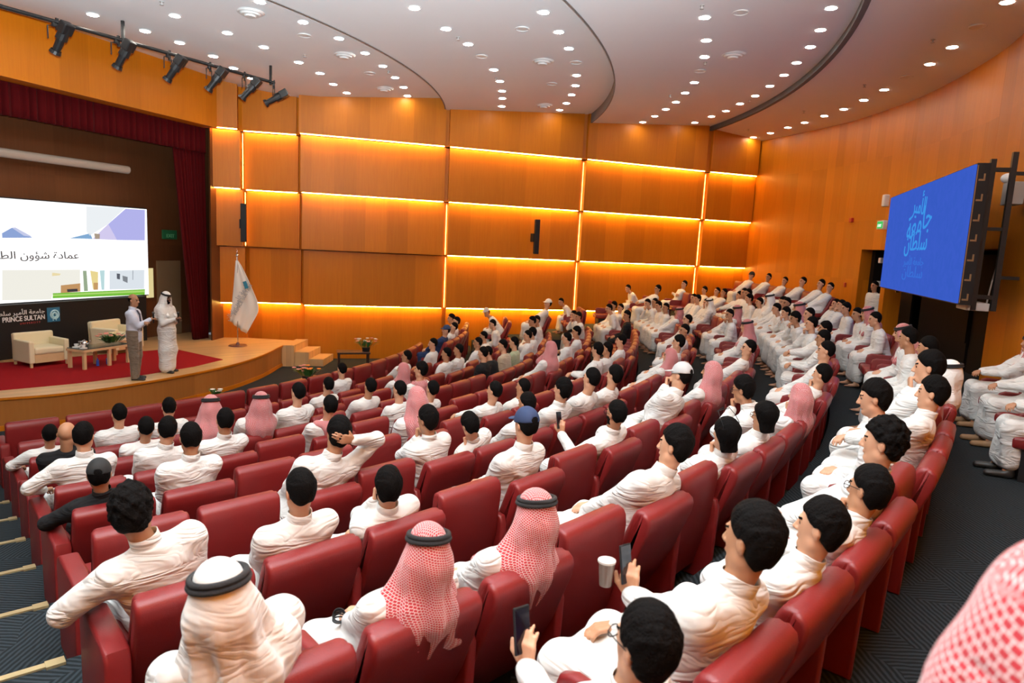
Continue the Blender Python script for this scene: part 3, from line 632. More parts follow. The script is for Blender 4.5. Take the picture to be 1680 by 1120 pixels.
def wallpt(px, py, R): # point on the back wall seen at a place in the view
    d = fw+rt*((px-840)/F_PX)-up*((py-560)/F_PX); o = Vector((0, 0, CAM_Z)); A = d.x*d.x+d.y*d.y; B = -2*(d.x*CX+d.y*CY); C = CX*CX+CY*CY-R*R
    t = (-B+sqrt(B*B-4*A*C))/(2*A); P = o+d*t; return P, atan2(P.y-CY, P.x-CX)
P, a = wallpt(1447, 369, 26.05); o = empty('exit_sign', P, a+pi/2); tag(o, 'green exit sign on the back wall beside the blue screen', 'sign')
b = MB(); b.box((0, 0, 0), (.36, .10, .22), bev=.01); b.done('sign_box', WHITEP, o); b = MB(); b.box((0, .052, 0), (.3, .01, .17)); b.done('sign_face', emis('exit_green', (.06, .5, .10), .9), o)
text_obj('EXIT', .1, emis('exit_white', (.9, 1, .9), 1), 'lettering', o, (0, .06, -.02), (pi/2, 0, pi), 'CENTER')
P, a = wallpt(1453, 329, 26.05); b = MB(); b.box((0, 0, 0), (.16, .14, .30), bev=.03); tag(b.done('wall_speaker', WHITEP, loc=P, rz=a+pi/2), 'small white box loudspeaker on wall above the exit sign', 'speaker')
P, a = wallpt(1397, 361, 26.1); b = MB(); b.box((0, 0, 0), (.14, .08, .12), bev=.01); tag(b.done('fire_alarm', plain('alarm_red', (.5, .02, .015), .4), loc=P, rz=a+pi/2), 'small red fire alarm sounder high on the back wall', 'alarm')
P, a = wallpt(1386, 467, 26.1); b = MB(); b.box((0, 0, 0), (.08, .05, .13), bev=.01); tag(b.done('call_point', plain('callpoint_red', (.45, .05, .02), .4), loc=P, rz=a+pi/2), 'little red call point on the back wall over the audience', 'alarm')
P, a = wallpt(1668, 318, 25.9); o = empty('wall_cabinet', P, a+pi/2); tag(o, 'grey wall box with dome camera at the right edge', 'camera')
b = MB(); b.box((0, .05, 0), (.36, .2, .34), bev=.01); b.done('cabinet', GREYP, o)
b = MB(); b.sph((.08, .12, .24), .1, (1, 1, .8), 3); b.done('dome', WHITEP, o, smooth=True)
P0_, a0_ = wallpt(1655, 315, 25.85); pts_ = []
for (x, y, dr) in [(1655, 316, 25.8), (1648, 370, 25.75), (1638, 420, 25.75), (1628, 460, 25.75), (1618, 500, 25.6)]: pts_.append(wallpt(x, y, dr)[0])
b = MB(); b.tube(pts_, .012, 6); tag(b.done('cable', GREYP), 'pale cable hanging on the wall behind the blue screen', 'cable')
P = ST(-1.93, .55, 3.5); o = empty('exit_sign', P, SA); tag(o, 'green exit sign on dark wall behind the stage curtain', 'sign')
b = MB(); b.box((0, 0, 0), (.5, .06, .26), bev=.01); b.done('sign_face', plain('exit_dim_green', (.02, .16, .06), .4), o); text_obj('EXIT', .14, plain('exit_pale', (.2, .6, .3), .4), 'lettering', o, (0, -.035, -.04), (pi/2, 0, 0), 'CENTER')
# ------------------------------------------------ things in the ceiling
DN = "13.66 -0.507;13.60 -0.425;13.64 -0.346;13.63 -0.267;13.58 -0.189;13.52 -0.109;13.49 -0.032;13.43 0.046;11.95 -0.368;11.95 -0.267;11.95 -0.185;11.83 -0.095;11.88 -0.010;9.99 -0.164;16.33 -0.443;16.31 -0.372;16.33 -0.311;16.30 -0.190;16.24 -0.124;16.18 -0.060;16.14 -0.006;16.13 0.061;18.26 -0.373;18.22 -0.312;18.19 -0.252;18.12 -0.131;18.08 -0.074;18.02 -0.016;17.97 0.045;17.91 0.101;10.81 -0.626;10.75 -0.534;10.71 -0.462;10.60 -0.372;10.24 -0.272;11.90 -0.544;11.95 -0.451;20.98 -0.338;20.96 -0.275;20.95 -0.221;20.93 -0.116;20.88 -0.064;20.86 -0.011;20.81 0.036;20.76 0.086;20.72 0.137;23.02 -0.317;23.00 -0.266;23.00 -0.219;22.97 -0.168;22.95 -0.122;22.91 -0.075;22.87 -0.027;22.79 0.017;22.76 0.063;22.64 0.101;22.54 0.149;25.28 -0.022;25.21 0.018;25.16 0.062;25.10 0.099;25.10 0.143;25.04 0.183;25.43 -0.340;25.36 -0.247;25.37 -0.201;25.30 -0.112;25.29 -0.067"
RINGD = "13.22 -0.277;13.14 -0.381;16.31 -0.257;17.62 -0.337;18.19 -0.193;21.57 -0.337;20.93 -0.167;25.38 -0.294;25.31 -0.159;13.06 -0.153;17.48 -0.092"; DOMED = "13.14 -0.490;13.15 -0.272;17.49 -0.211;21.52 -0.219;12.96 -0.031;17.34 0.057"; SPRD = "12.30 -0.584;12.38 -0.300;16.31 -0.339;16.20 -0.143;13.54 -0.153;20.99 -0.366;20.99 -0.200;22.90 -0.003;24.93 -0.261;24.78 -0.120;24.55 0.011;24.34 0.145;20.53 -0.055"
def plist(s): return [tuple(map(float, q.split())) for q in s.split(';')]
dn = plist(DN)
byR = {}
for R, a in dn: byR.setdefault(round(R/1.0), []).append((R, a))
extra = []
for ring, a0, step in [(13.55, -.587, .08), (16.3, -.51, .066), (18.2, -.43, .06), (21.0, -.395, .056), (23.0, -.365, .05), (25.4, -.385, .047), (11.95, -.63, .09)]:
    a = a0
    while a > -1.08: extra.append((ring, a)); a -= step
b = MB(); b.cyl((0, 0, -.004), (0, 0, .012), .115, .115, 24); dl_ring = b.done('t1', WHITEP); b = MB(); b.cyl((0, 0, -.008), (0, 0, .0), .09, .09, 24); dl_glow = b.done('t2', DOWN)
me_ring, me_glow = dl_ring.data, dl_glow.data; bpy.data.objects.remove(dl_ring); bpy.data.objects.remove(dl_glow)
def cname(R): return 'first' if R < 14.5 else 'second' if R < 19.05 else 'third' if R < 23.5 else 'fourth'
rings_sorted = {}
RN = ['stage-most', 'second', 'third', 'fourth', 'fifth', 'sixth', 'seventh', 'eighth', 'ninth', 'tenth', 'eleventh', 'twelfth', 'thirteenth', 'fourteenth', 'fifteenth', 'sixteenth', 'seventeenth', 'eighteenth', 'nineteenth', 'twentieth', 'twenty-first', 'twenty-second', 'twenty-third', 'twenty-fourth', 'twenty-fifth', 'twenty-sixth', 'twenty-seventh', 'twenty-eighth', 'twenty-ninth', 'thirtieth', 'thirty-first', 'thirty-second', 'thirty-third', 'thirty-fourth', 'thirty-fifth', 'thirty-sixth', 'thirty-seventh', 'thirty-eighth', 'thirty-ninth', 'fortieth', 'forty-first', 'forty-second']
allp = dn+extra
centers = [10.4, 11.93, 13.57, 16.25, 18.13, 20.9, 22.87, 25.27]
cls = {}
for R, a in allp: cls.setdefault(min(range(8), key=lambda k: abs(centers[k]-R)), []).append((a, R))
for k_, l in cls.items():
    l.sort(reverse=True)
    for i, (a, R) in enumerate(l):
        o = empty('downlight', polar(R, a, ceil_z(R)-.003), a)
        mesh_obj('rim', me_ring, None, o); mesh_obj('lamp_face', me_glow, None, o)
        tag(o, 'round white ceiling downlight, %s curved line from the stage, %s from the side wall' % (RN[k_] if k_ else 'first', RN[i] if i else 'first'), 'ceiling light', 'recessed downlights in curved lines')
for k_, (R, a) in enumerate(sorted(plist(RINGD))):
    b = MB(); b.tor(.13, .012, n=24, k=6); b.cyl((0, 0, 0), (0, 0, .01), .12, n=20)
    tag(b.done('ceiling_speaker', WHITEP, loc=polar(R, a, ceil_z(R)-.005)), 'flat round ceiling loudspeaker grille, %s nearest the stage' % (RN[k_] if k_ else 'very'), 'speaker', 'round ceiling grilles')
for k_, (R, a) in enumerate(sorted(plist(DOMED))):
    o = empty('air_diffuser', polar(R, a, ceil_z(R)-.005)); tag(o, 'round white air diffuser in ceiling, %s nearest the stage' % (RN[k_] if k_ else 'very'), 'air vent', 'round air diffusers')
    for q_, (r, z) in enumerate([(.26, 0), (.19, -.03), (.11, -.06)]):
        b = MB(); b.cyl((0, 0, z-.02), (0, 0, z+.01), r*.85, r, 28); b.done('cone_ring', WHITEP, o)
for k_, (R, a) in enumerate(sorted(plist(SPRD))):
    b = MB(); b.cyl((0, 0, -.05), (0, 0, .01), .012, n=8); b.cyl((0, 0, -.055), (0, 0, -.048), .035, n=12); b.cyl((0, 0, -.004), (0, 0, .01), .04, n=12)
    tag(b.done('sprinkler', GREYP, loc=polar(R, a, ceil_z(R)-.003)), 'small ceiling sprinkler head, %s nearest the stage' % (RN[k_] if k_ else 'very'), 'sprinkler', 'ceiling sprinklers')

# ================================================ SEATS
def seat_meshes():
    out = {}
    def me(bd): 
        bmesh.ops.recalc_face_normals(bd.bm, faces=bd.bm.faces); m = bpy.data.meshes.new('seat_part'); bd.bm.to_mesh(m); bd.bm.free()
        m.polygons.foreach_set('use_smooth', [True]*len(m.polygons)); m.set_sharp_from_angle(angle=.9); return m
    def rot(poly, th, piv=(.16, .40)):
        c, s = cos(th), sin(th); return [(piv[0]+(y-piv[0])*c-(z-piv[1])*s, piv[1]+(y-piv[0])*s+(z-piv[1])*c) for y, z in poly]
    shell = [(.115, .12), (.02, .50), (-.012, .80), (-.006, .86), (.012, .890), (.05, .905), (.07, .895), (.07, .5), (.15, .12)]
    pad = [(.055, .50), (.045, .86), (.05, .905), (.085, .905), (.115, .885), (.125, .85), (.15, .62), (.21, .45), (.20, .38), (.10, .38)]
    for k, th in (('u', 0.0), ('r', radians(15))):
        b = MB(); b.prof(rot(shell, th), -WID/2, WID/2, .022, 3); m = me(b); m.materials.append(LEATHER); out['shell'+k] = m
        b = MB(); b.prof(rot(pad, th), -WID/2+.008, WID/2-.008, .03, 3); m = me(b); m.materials.append(LEATHER); out['pad'+k] = m
    b = MB(); b.box((0, .38, .41), (.50, .46, .13), bev=.035, seg=3); m = me(b); m.materials.append(LEATHER); out['cush'] = m
    def arm(wd):
        b = MB(); b.prof([(-.0, .0), (-.02, .56), (.0, .615), (.10, .635), (.44, .645), (.50, .62), (.52, .56), (.50, .0)], -wd/2, wd/2, min(.02, wd*.3), 3); m = me(b); m.materials.append(LEATHER); return m
    out['arm'] = arm(.062); out['armend'] = arm(.115)
    b = MB(); b.box((0, .36, .17), (.40, .30, .34)); m = me(b); m.materials.append(BLACKP); out['base'] = m
    return out
SM = seat_meshes()
ORD = ['first', 'second', 'third', 'fourth', 'fifth', 'sixth', 'seventh', 'eighth', 'ninth', 'tenth', 'eleventh', 'twelfth', 'thirteenth', 'fourteenth', 'fifteenth', 'sixteenth', 'seventeenth', 'eighteenth', 'nineteenth', 'twentieth'] + RN[20:]
def add_seat(P, rz, kind, label, end=False, wide=1.0, last=False):
    o = empty('auditorium_seat', P, rz); tag(o, label, 'seat', 'red leather seats in curved rows')
    cs = [mesh_obj('back_shell', SM['shell'+kind], None, o), mesh_obj('back_cushion', SM['pad'+kind], None, o), mesh_obj('seat_cushion', SM['cush'], None, o), mesh_obj('seat_base', SM['base'], None, o)]
    a = mesh_obj('armrest', SM['arm'], None, o); a.location.x = (SP/2)*wide; cs.append(a)
    if end: a = mesh_obj('armrest', SM['armend'], None, o); a.location.x = -.335; a.location.y = -.03; 
    if wide != 1.0:
        for c in cs: c.scale.x = wide if c.name.split('.')[0] != 'armrest' else 1.6
    return o
PEOPLE = "7 0 -8 -6 92 w s aL|6 0 -5 -3 100 k bald cR|5 0 7 0 100 w s aL|4 0 -8 -9 92 k capk aL|2 0 7 -21 100 w curly aL|7 1 -2 6 100 w s r|7 2 1 3 100 w s r|6 1 -8 9 96 w s r|5 1 -2 6 100 w s r|4 1 4 0 100 w s r|6 2 -2 21 104 w she r|5 2 -2 0 100 w s r|6 3 -5 18 104 w she r|6 4 -2 15 104 w s r|7 6 -5 0 100 w s r|8 8 4 3 100 w s r|5 4 -5 -3 100 w s r scf|3 2 -2 15 104 w m bR|6 6 -8 9 100 w s r|5 6 7 -3 96 w s r|7 9 -5 -3 100 w shp r|6 8 1 9 104 w m r scf|8 11 -8 15 104 w s r|5 7 -5 -18 96 w s r|4 5 4 -3 100 w shp r|3 4 7 -9 96 w m cL|3 5 -2 -27 92 w m cL|4 7 -5 -3 96 w s h|2 1 -2 -3 96 w s r|2 2 -8 -12 92 w mb fL|1 1 -8 3 92 w she r|1 2 -8 6 92 w she r|1 0 -8 -18 100 w ghu r|4 8 -8 0 92 w s r|3 6 -5 -6 96 w s r|2 4 1 0 100 w capn r|3 7 -5 0 100 w m r|3 8 -5 0 104 w s r|3 9 -5 3 100 w m r|2 6 -8 -9 96 w sbg pL|1 4 -8 15 100 w m r|2 8 -5 18 108 w capg fL|2 10 -8 -6 100 w shp r|3 13 -8 3 96 w shp r|1 8 25 -9 96 w mg cL|1 6 -5 -21 92 w ms cL|1 7 -8 -9 92 w lg r|1 9 -8 -15 92 w shp cL|1 11 -5 -3 92 w m cL|1 13 1 0 100 w s r|0 7 22 0 100 w m r|0 9 4 6 108 w m cL|0 8 -2 6 100 w m h|0 5 -2 0 100 w curly r|0 4 -8 12 92 w mg cL|0 3 -8 6 92 w m r|0 2 -5 9 100 w m qL|0 1 -8 3 92 w mg tL|0 13 10 6 100 w m r|0 14 19 -3 104 w s r|0 16 22 0 100 w she r|0 11 -5 3 96 w ghu r|8 18 22 0 100 w s r|8 17 -2 0 100 w s r|8 16 -8 0 96 w s r|8 15 -8 -6 96 n capn r|8 14 7 9 104 w s r|7 12 4 0 100 w s r|7 13 4 0 100 w s r|7 22 46 3 100 w capg r|7 21 28 0 104 w s r|7 17 19 -3 100 w s r|7 15 7 3 100 w s r|6 12 16 0 100 k s r|6 13 28 -3 96 k s r|6 14 19 3 100 b s r|6 15 13 -6 100 g s r|6 17 16 0 100 w s r|6 18 13 0 100 w m r|6 21 31 6 108 w s r|6 22 22 0 104 w s cR|6 23 19 0 100 w s r|6 24 -8 -6 104 w capw r|5 28 49 -6 92 w s r|5 25 31 0 100 w s cR|5 24 22 0 100 w m r|5 13 -2 3 104 w shp r|5 16 13 0 100 w s r|5 18 13 0 100 w m h|4 27 34 9 104 w s r|4 29 4 -3 100 w m r|4 28 1 0 100 w s r|3 33 43 -6 96 w s x|4 24 13 0 100 k m r|4 16 10 -3 96 w m h|3 29 34 6 104 w s cR|3 30 10 0 100 w s r|3 28 19 0 100 w m r|3 27 13 0 100 w s r|3 31 -8 -24 100 w m h|2 34 -8 -3 96 w s x|2 32 1 3 100 w s r|2 31 7 -3 100 w m r|1 37 7 0 96 w m r|2 30 1 0 96 w s r|2 29 4 0 100 w ghu r|1 36 -8 -3 100 w s r|1 35 -5 3 100 w s r|3 26 -5 0 100 w she r|3 22 1 -3 100 w s r|3 18 7 0 100 w s cR|3 15 1 0 100 w m r|4 13 7 -3 100 w m h|4 14 4 -3 96 w s r|2 23 19 3 100 w s cR|2 25 -5 -3 104 w she r|2 19 7 0 100 w she r|2 14 -5 0 100 w s r|1 33 -8 0 100 w m h|1 30 22 0 100 w m r|1 32 1 3 108 w s r|1 31 4 3 108 w s r|0 38 -8 -3 96 w capk r|1 29 16 0 96 w s r|0 36 -8 0 96 w s r|1 28 7 0 108 w ghu r|0 34 -8 6 92 w s r|1 27 -8 0 108 w m r|1 26 1 -6 108 w s r|0 32 -8 3 96 w s r|1 23 10 6 108 w she r|0 30 -8 -3 96 w s r|0 29 -8 -6 92 w s r|1 25 25 0 100 w s x|1 24 19 3 96 w m cR|1 21 25 0 100 w curly cR|1 22 -2 -3 104 w s r|0 28 -5 3 96 w s cR|0 27 1 0 96 w s cR|0 25 19 -3 96 w m r|0 23 28 -9 96 w s r|0 22 22 0 100 w she r|0 20 25 0 100 w s r|1 19 13 0 100 w s cR|1 18 1 0 100 w m h|1 16 4 0 96 w m h"
TABLE = []
for s in PEOPLE.split('|'):
    f = s.split(' '); TABLE.append((int(f[0]), int(f[1]), int(f[2]), int(f[3])/100, int(f[4])/100, f[5:]))
occ = {(t[0], t[1]) for t in TABLE}
UPRIGHT_NEAR = set()
for m in ROWS:
    for j in range(NSEAT[m]):
        P, rz, a = seat_frame(m, j)
        if m == 8 and j < 1: pass
        o_ = (m, j) in occ
        add_seat(P, rz, 'r' if o_ else 'u', 'red leather seat, %s row from stage, %s from near aisle, %s' % (ORD[9-m], ORD[j], 'occupied' if o_ else 'empty'), end=(j == 0))
for j in range(15):
    R = 14.30; a = -.812+.0505*j
    add_seat(polar(R, a+.02, 0), a+.02+pi/2, 'u', 'wide red leather armchair, front row, %s from near aisle, empty' % ORD[j], end=(j == 0), wide=1.15)

# ================================================ SIGNED-DISTANCE BODIES
def axis_pts(lo, hi, coarse, fines):
    p = [lo]; 
    while p[-1] < hi:
        x = p[-1]; st = coarse
        for c, h, f in fines:
            if c-h-.5*coarse < x < c+h: st = min(st, f)
        p.append(x+st)
    return np.array(p, np.float32)
class Field:
    def __init__(s, lo, hi, coarse, fx=(), fy=(), fz=()):
        s.ax = [axis_pts(lo[i], hi[i], coarse, (fx, fy, fz)[i]) for i in range(3)]
        s.F = np.full([len(a) for a in s.ax], .3, np.float32)
    def sub(s, lo, hi):
        sl = []
        for i in range(3):
            a = s.ax[i]; i0 = max(0, int(np.searchsorted(a, lo[i]))-1); i1 = min(len(a), int(np.searchsorted(a, hi[i]))+1); sl.append(slice(i0, max(i1, i0+1)))
        X, Y, Z = s.ax[0][sl[0]][:, None, None], s.ax[1][sl[1]][None, :, None], s.ax[2][sl[2]][None, None, :]
        return tuple(sl), X, Y, Z
    def comb(s, sl, d, k, op='u'):
        A = s.F[sl]
        if op == 'u':
            if k > 0:
                h = np.maximum(k-np.abs(A-d), 0)/k; s.F[sl] = np.minimum(A, d)-h*h*k*.25
            else: s.F[sl] = np.minimum(A, d)
        else:
            if k > 0:
                h = np.maximum(k-np.abs(A+d), 0)/k; s.F[sl] = np.maximum(A, -d)+h*h*k*.25
            else: s.F[sl] = np.maximum(A, -d)
    def cap(s, a, b, ra, rb=None, k=.02, op='u', sq=None):
        rb = ra if rb is None else rb; a, b = np.array(a, np.float32), np.array(b, np.float32); mr = max(ra, rb)+.05+k
        sl, X, Y, Z = s.sub(np.minimum(a, b)-mr, np.maximum(a, b)+mr)
        ba = b-a; L2 = max(float(ba@ba), 1e-8)
        px, py, pz = X-a[0], Y-a[1], Z-a[2]
        t = np.clip((px*ba[0]+py*ba[1]+pz*ba[2])/L2, 0, 1)
        d = np.sqrt((px-t*ba[0])**2+(py-t*ba[1])**2+(pz-t*ba[2])**2)-(ra+(rb-ra)*t)
        s.comb(sl, d, k, op)
    def ell(s, c, r, B=None, k=.02, op='u'):
        c = np.array(c, np.float32); mr = max(r)+.05+k
        sl, X, Y, Z = s.sub(c-mr, c+mr); q = [X-c[0], Y-c[1], Z-c[2]]
        if B is not None: q = [q[0]*B[i][0]+q[1]*B[i][1]+q[2]*B[i][2] for i in range(3)]
        k0 = np.sqrt((q[0]/r[0])**2+(q[1]/r[1])**2+(q[2]/r[2])**2); k1 = np.sqrt((q[0]/r[0]**2)**2+(q[1]/r[1]**2)**2+(q[2]/r[2]**2)**2)
        s.comb(sl, k0*(k0-1)/np.maximum(k1, 1e-5), k, op)
    def mesh(s, name, mats, matfn=None, uvfn=None, smooth=True):
        F = s.F; S = F < 0; nx, ny, nz = F.shape
        c = S[:-1, :-1, :-1].astype(np.int8)
        cnt = sum(S[i:nx-1+i, j:ny-1+j, k:nz-1+k].astype(np.int8) for i in (0, 1) for j in (0, 1) for k in (0, 1))
        act = (cnt > 0) & (cnt < 8); idx = -np.ones(act.shape, np.int64); ci = np.argwhere(act); n = len(ci); idx[act] = np.arange(n)
        acc = np.zeros((n, 3)); num = np.zeros(n); G = [a.astype(np.float64) for a in s.ax]
        for ax in range(3):
            for o1 in (0, 1):
                for o2 in (0, 1):
                    o = [0, 0, 0]; oo = [a for a in range(3) if a != ax]; o[oo[0]] = o1; o[oo[1]] = o2
                    p = ci+np.array(o); q = p.copy(); q[:, ax] += 1
                    fa = F[p[:, 0], p[:, 1], p[:, 2]]; fb = F[q[:, 0], q[:, 1], q[:, 2]]; mk = (fa < 0) != (fb < 0)
                    t = np.where(mk, fa/(fa-fb+1e-12), 0)
                    for a in range(3):
                        va, vb = G[a][p[:, a]], G[a][q[:, a]]; acc[:, a] += np.where(mk, va+(vb-va)*t, 0)
                    num += mk
        Vv = acc/np.maximum(num, 1)[:, None]
        quads = []
        for ax in range(3):
            b_, c_ = [(1, 2), (2, 0), (0, 1)][ax]
            lo = [slice(1, -1)]*3; lo[ax] = slice(0, -1)
            lo2 = list(lo); lo2[ax] = slice(1, None)
            A, B_ = S[tuple(lo)], S[tuple(lo2)]
            for flip in (0, 1):
                e = np.argwhere((A & ~B_) if not flip else (~A & B_))
                if not len(e): continue
                off = np.array([1, 1, 1]); off[ax] = 0; e = e+off
                def cell(db, dc):
                    q = e.copy(); q[:, b_] -= db; q[:, c_] -= dc; return idx[q[:, 0], q[:, 1], q[:, 2]]
                Q = np.stack([cell(1, 1), cell(0, 1), cell(0, 0), cell(1, 0)], 1)
                if flip: Q = Q[:, ::-1]
                quads.append(Q)
        Q = np.concatenate(quads); Q = Q[(Q >= 0).all(1)]
        # two rounds of light smoothing
        for _ in range(1):
            sm = np.zeros_like(Vv); ct = np.zeros(n)
            for a in range(4):
                for b2 in (1, 3):
                    np.add.at(sm, Q[:, a], Vv[Q[:, (a+b2) % 4]]); np.add.at(ct, Q[:, a], 1)
            Vv = .5*Vv+.5*sm/np.maximum(ct, 1)[:, None]
        me = bpy.data.meshes.new(name); me.vertices.add(n); me.vertices.foreach_set('co', Vv.astype(np.float32).ravel())
        me.loops.add(len(Q)*4); me.loops.foreach_set('vertex_index', Q.ravel().astype(np.int32)); me.polygons.add(len(Q))
        me.polygons.foreach_set('loop_start', np.arange(0, len(Q)*4, 4, dtype=np.int32)); me.polygons.foreach_set('use_smooth', np.ones(len(Q), bool))
        for m_ in mats: me.materials.append(m_)
        if matfn is not None: me.polygons.foreach_set('material_index', matfn(Vv[Q].mean(1)).astype(np.int32))
        if uvfn is not None:
            me.uv_layers.new(name='UVMap'); me.uv_layers['UVMap'].data.foreach_set('uv', uvfn(Vv)[Q.ravel()].astype(np.float32).ravel())
        me.update(calc_edges=True); me.validate(); return me
vec = lambda *a: np.array(a, float)
def unit(v): return v/max(np.linalg.norm(v), 1e-9)
def ik(S, W, l1, l2, hint):
    d = W-S; L = min(np.linalg.norm(d), (l1+l2)*.995); u = unit(d); a = (l1*l1-l2*l2+L*L)/(2*L); h = sqrt(max(l1*l1-a*a, 0))
    hv = hint-u*(hint@u); return S+u*a+unit(hv)*h, S+u*L
def hand_prims(W, dr, nrm, side, curl):
    """palm, five jointed fingers; dr = from wrist to knuckles, nrm = back of the hand"""
    dr = unit(dr); nrm = unit(nrm-dr*(nrm@dr)); lat = np.cross(dr, nrm)*side
    P = []
    for i, f in enumerate((-.030, -.010, .011, .030)):
        kn = W+dr*(.088-.006*abs(i-1.4))+lat*f; P.append((W+dr*.015+lat*f*.55, kn, .015, .0125))
        L = (.040, .046, .043, .034)[i]; c = curl*(1+.12*i); d1 = dr*cos(c)-nrm*sin(c); d2 = dr*cos(c*1.9)-nrm*sin(c*1.9)
        a = kn+d1*L; P.append((kn, a, .0100, .0090)); P.append((a, a+d2*L*.85, .0090, .0075))
    t0 = W+dr*.022-lat*.025; d1 = unit(dr*.75-lat*.72-nrm*.25); d2 = unit(dr*.95-lat*.2-nrm*(.2+.3*curl)); P.append((t0, t0+d1*.045, .0150, .0115)); P.append((t0+d1*.045, t0+d1*.045+d2*.034, .0110, .0085))
    return P
def skeleton(pose, L, roll, yaw, pit, stand=False):
    L = radians(L); K = {}
    hip = vec(0, .22, .54) if not stand else vec(0, 0, .93)
    base = vec(0, -.17, .67)/.691 if not stand else vec(0, -.02, 1.0)
    c, s = cos(L), sin(L); u = vec(0, base[1]*c+base[2]*s, base[2]*c-base[1]*s); u = unit(vec(sin(roll), u[1]*cos(roll), u[2]*cos(roll)))
    X = unit(vec(cos(roll), 0, -sin(roll))); X = unit(X-u*(X@u)); Fd = np.cross(u, X)     # forward of the chest
    K.update(hip=hip, u=u, X=X, F=Fd, neck=hip+u*.50)
    K['hc'] = hip+u*.691+(Fd*.02 if True else 0)
    z = unit(u*.35+vec(0, 0, 1)*.65); f0 = unit(vec(0, 1, 0)-z*z[1]); x0 = np.cross(f0, z)
    cy, sy = cos(radians(yaw)), sin(radians(yaw)); f1 = f0*cy-x0*sy; x1 = x0*cy+f0*sy       # + turns to the left
    cp_, sp2 = cos(radians(pit)), sin(radians(pit)); f2 = f1*cp_-z*sp2; z2 = z*cp_+f1*sp2   # + looks down
    K['B'] = np.array([x1, f2, z2])
    sh = {}
    for sd in (-1, 1): sh[sd] = hip+u*.435+X*.188*sd
    K['sh'] = sh; hc, B = K['hc'], K['B']
    chin = hc+B[1]*.085-B[2]*.125
    T = {-1: vec(-.05, .50, .64), 1: vec(.05, .52, .655)}; nr = {-1: vec(-.2, 0, 1), 1: vec(.2, 0, 1)}; curl = {-1: .5, 1: .5}; drn = {-1: vec(.75, .6, -.1), 1: vec(-.75, .6, -.1)}
    hint = {-1: vec(-.55, -.35, -1), 1: vec(.55, -.35, -1)}
    if pose == 'h' or pose == 'k': T = {-1: vec(-.03, .56, .76), 1: vec(.035, .57, .77)}
    if pose == 'x': T = {-1: hip+u*.27+Fd*.20+X*.13, 1: hip+u*.25+Fd*.17-X*.12}; drn = {-1: X, 1: -X}; nr = {-1: Fd, 1: Fd}
    if pose in ('cL', 'fL', 'cR'):
        sd = -1 if pose[1] == 'L' else 1; T[sd] = chin-B[2]*.055+B[1]*.035+X*.035*sd; drn[sd] = unit(B[2]*.8+B[1]*.1-X*.3*sd); nr[sd] = unit(B[1]*.8+X*.3*sd); curl[sd] = 1.15; hint[sd] = vec(.5*sd, .35, -1)
        if pose == 'fL': T[sd] = chin+B[1]*.05-B[2]*.01+X*.06*sd
    if pose == 'pL': T[-1] = hip+u*.24+Fd*.40-X*.12; drn[-1] = vec(-.05, .1, 1); nr[-1] = vec(-.5, -.2, 0); curl[-1] = .55; hint[-1] = vec(-.4, 0, -1)
    if pose in ('qL', 'tL'): T[-1] = hip+u*(.08 if pose == 'qL' else .12)+Fd*.41+X*(.14 if pose == 'qL' else .10); drn[-1] = vec(-.05, .1, 1); nr[-1] = vec(-.5, -.2, 0); curl[-1] = .55; hint[-1] = vec(-.4, 0, -1)
    if pose == 'aL': T[-1] = vec(-.28, .42, .70); drn[-1] = vec(.5, .8, -.2); hint[-1] = vec(-1, -.7, .1)
    if pose == 'bR': T[1] = hc-B[1]*.10+X*.09-B[2]*.02; drn[1] = -X; nr[1] = -Fd; hint[1] = vec(1.2, -.1, .45); curl[1] = .35
    if pose == 'oL': T[-1] = vec(-.52, .02, .93); drn[-1] = vec(-.9, .2, -.1); hint[-1] = vec(-.5, -.6, -.4)
    if pose == 'sA': T = {1: hip+u*.30+Fd*.30-X*.02, -1: hip+u*.24+Fd*.24+X*.02}; drn = {1: vec(-.5, .5, .35), -1: vec(.8, .3, .2)}; curl = {-1: 1.0, 1: 1.2}; hint = {1: vec(.5, -.4, -1), -1: vec(-.5, -.4, -1)}
    if pose == 'sB': T = {-1: hip+u*.22+Fd*.24-X*.04, 1: hip+u*.24+Fd*.25+X*.07}; drn = {-1: vec(.6, .6, .2), 1: vec(-.3, .7, .5)}; curl = {-1: .9, 1: 1.0}
    if pose == 'sC': T = {-1: vec(-.24, .03, .80), 1: vec(.24, .03, .80)}; drn = {-1: vec(0, .1, -1), 1: vec(0, .1, -1)}; nr = {-1: vec(-1, 0, 0), 1: vec(1, 0, 0)}; hint = {-1: vec(-.2, -1, 0), 1: vec(.2, -1, 0)}
    K['arm'] = {}
    for sd in (-1, 1):
        E, W = ik(sh[sd], np.array(T[sd], float), .285, .255, hint[sd]); K['arm'][sd] = (E, W, hand_prims(W+unit(W-E)*.008, np.array(drn[sd], float), np.array(nr[sd], float), -sd, curl[sd]))
    K['leg'] = {}
    for sd in (-1, 1):
        if stand: h, kn, an = hip+X*.09*sd+vec(0, 0, -.04), vec(.095*sd, .02, .50), vec(.10*sd, -.03 if sd < 0 else .03, .085)
        else: h, kn, an = hip+vec(.095*sd, 0, -.02), vec(.155*sd, .62, .53), vec(.13*sd, .60+.07*(sd > 0), .10)
        K['leg'][sd] = (h, kn, an)
    K['stand'] = stand; return K
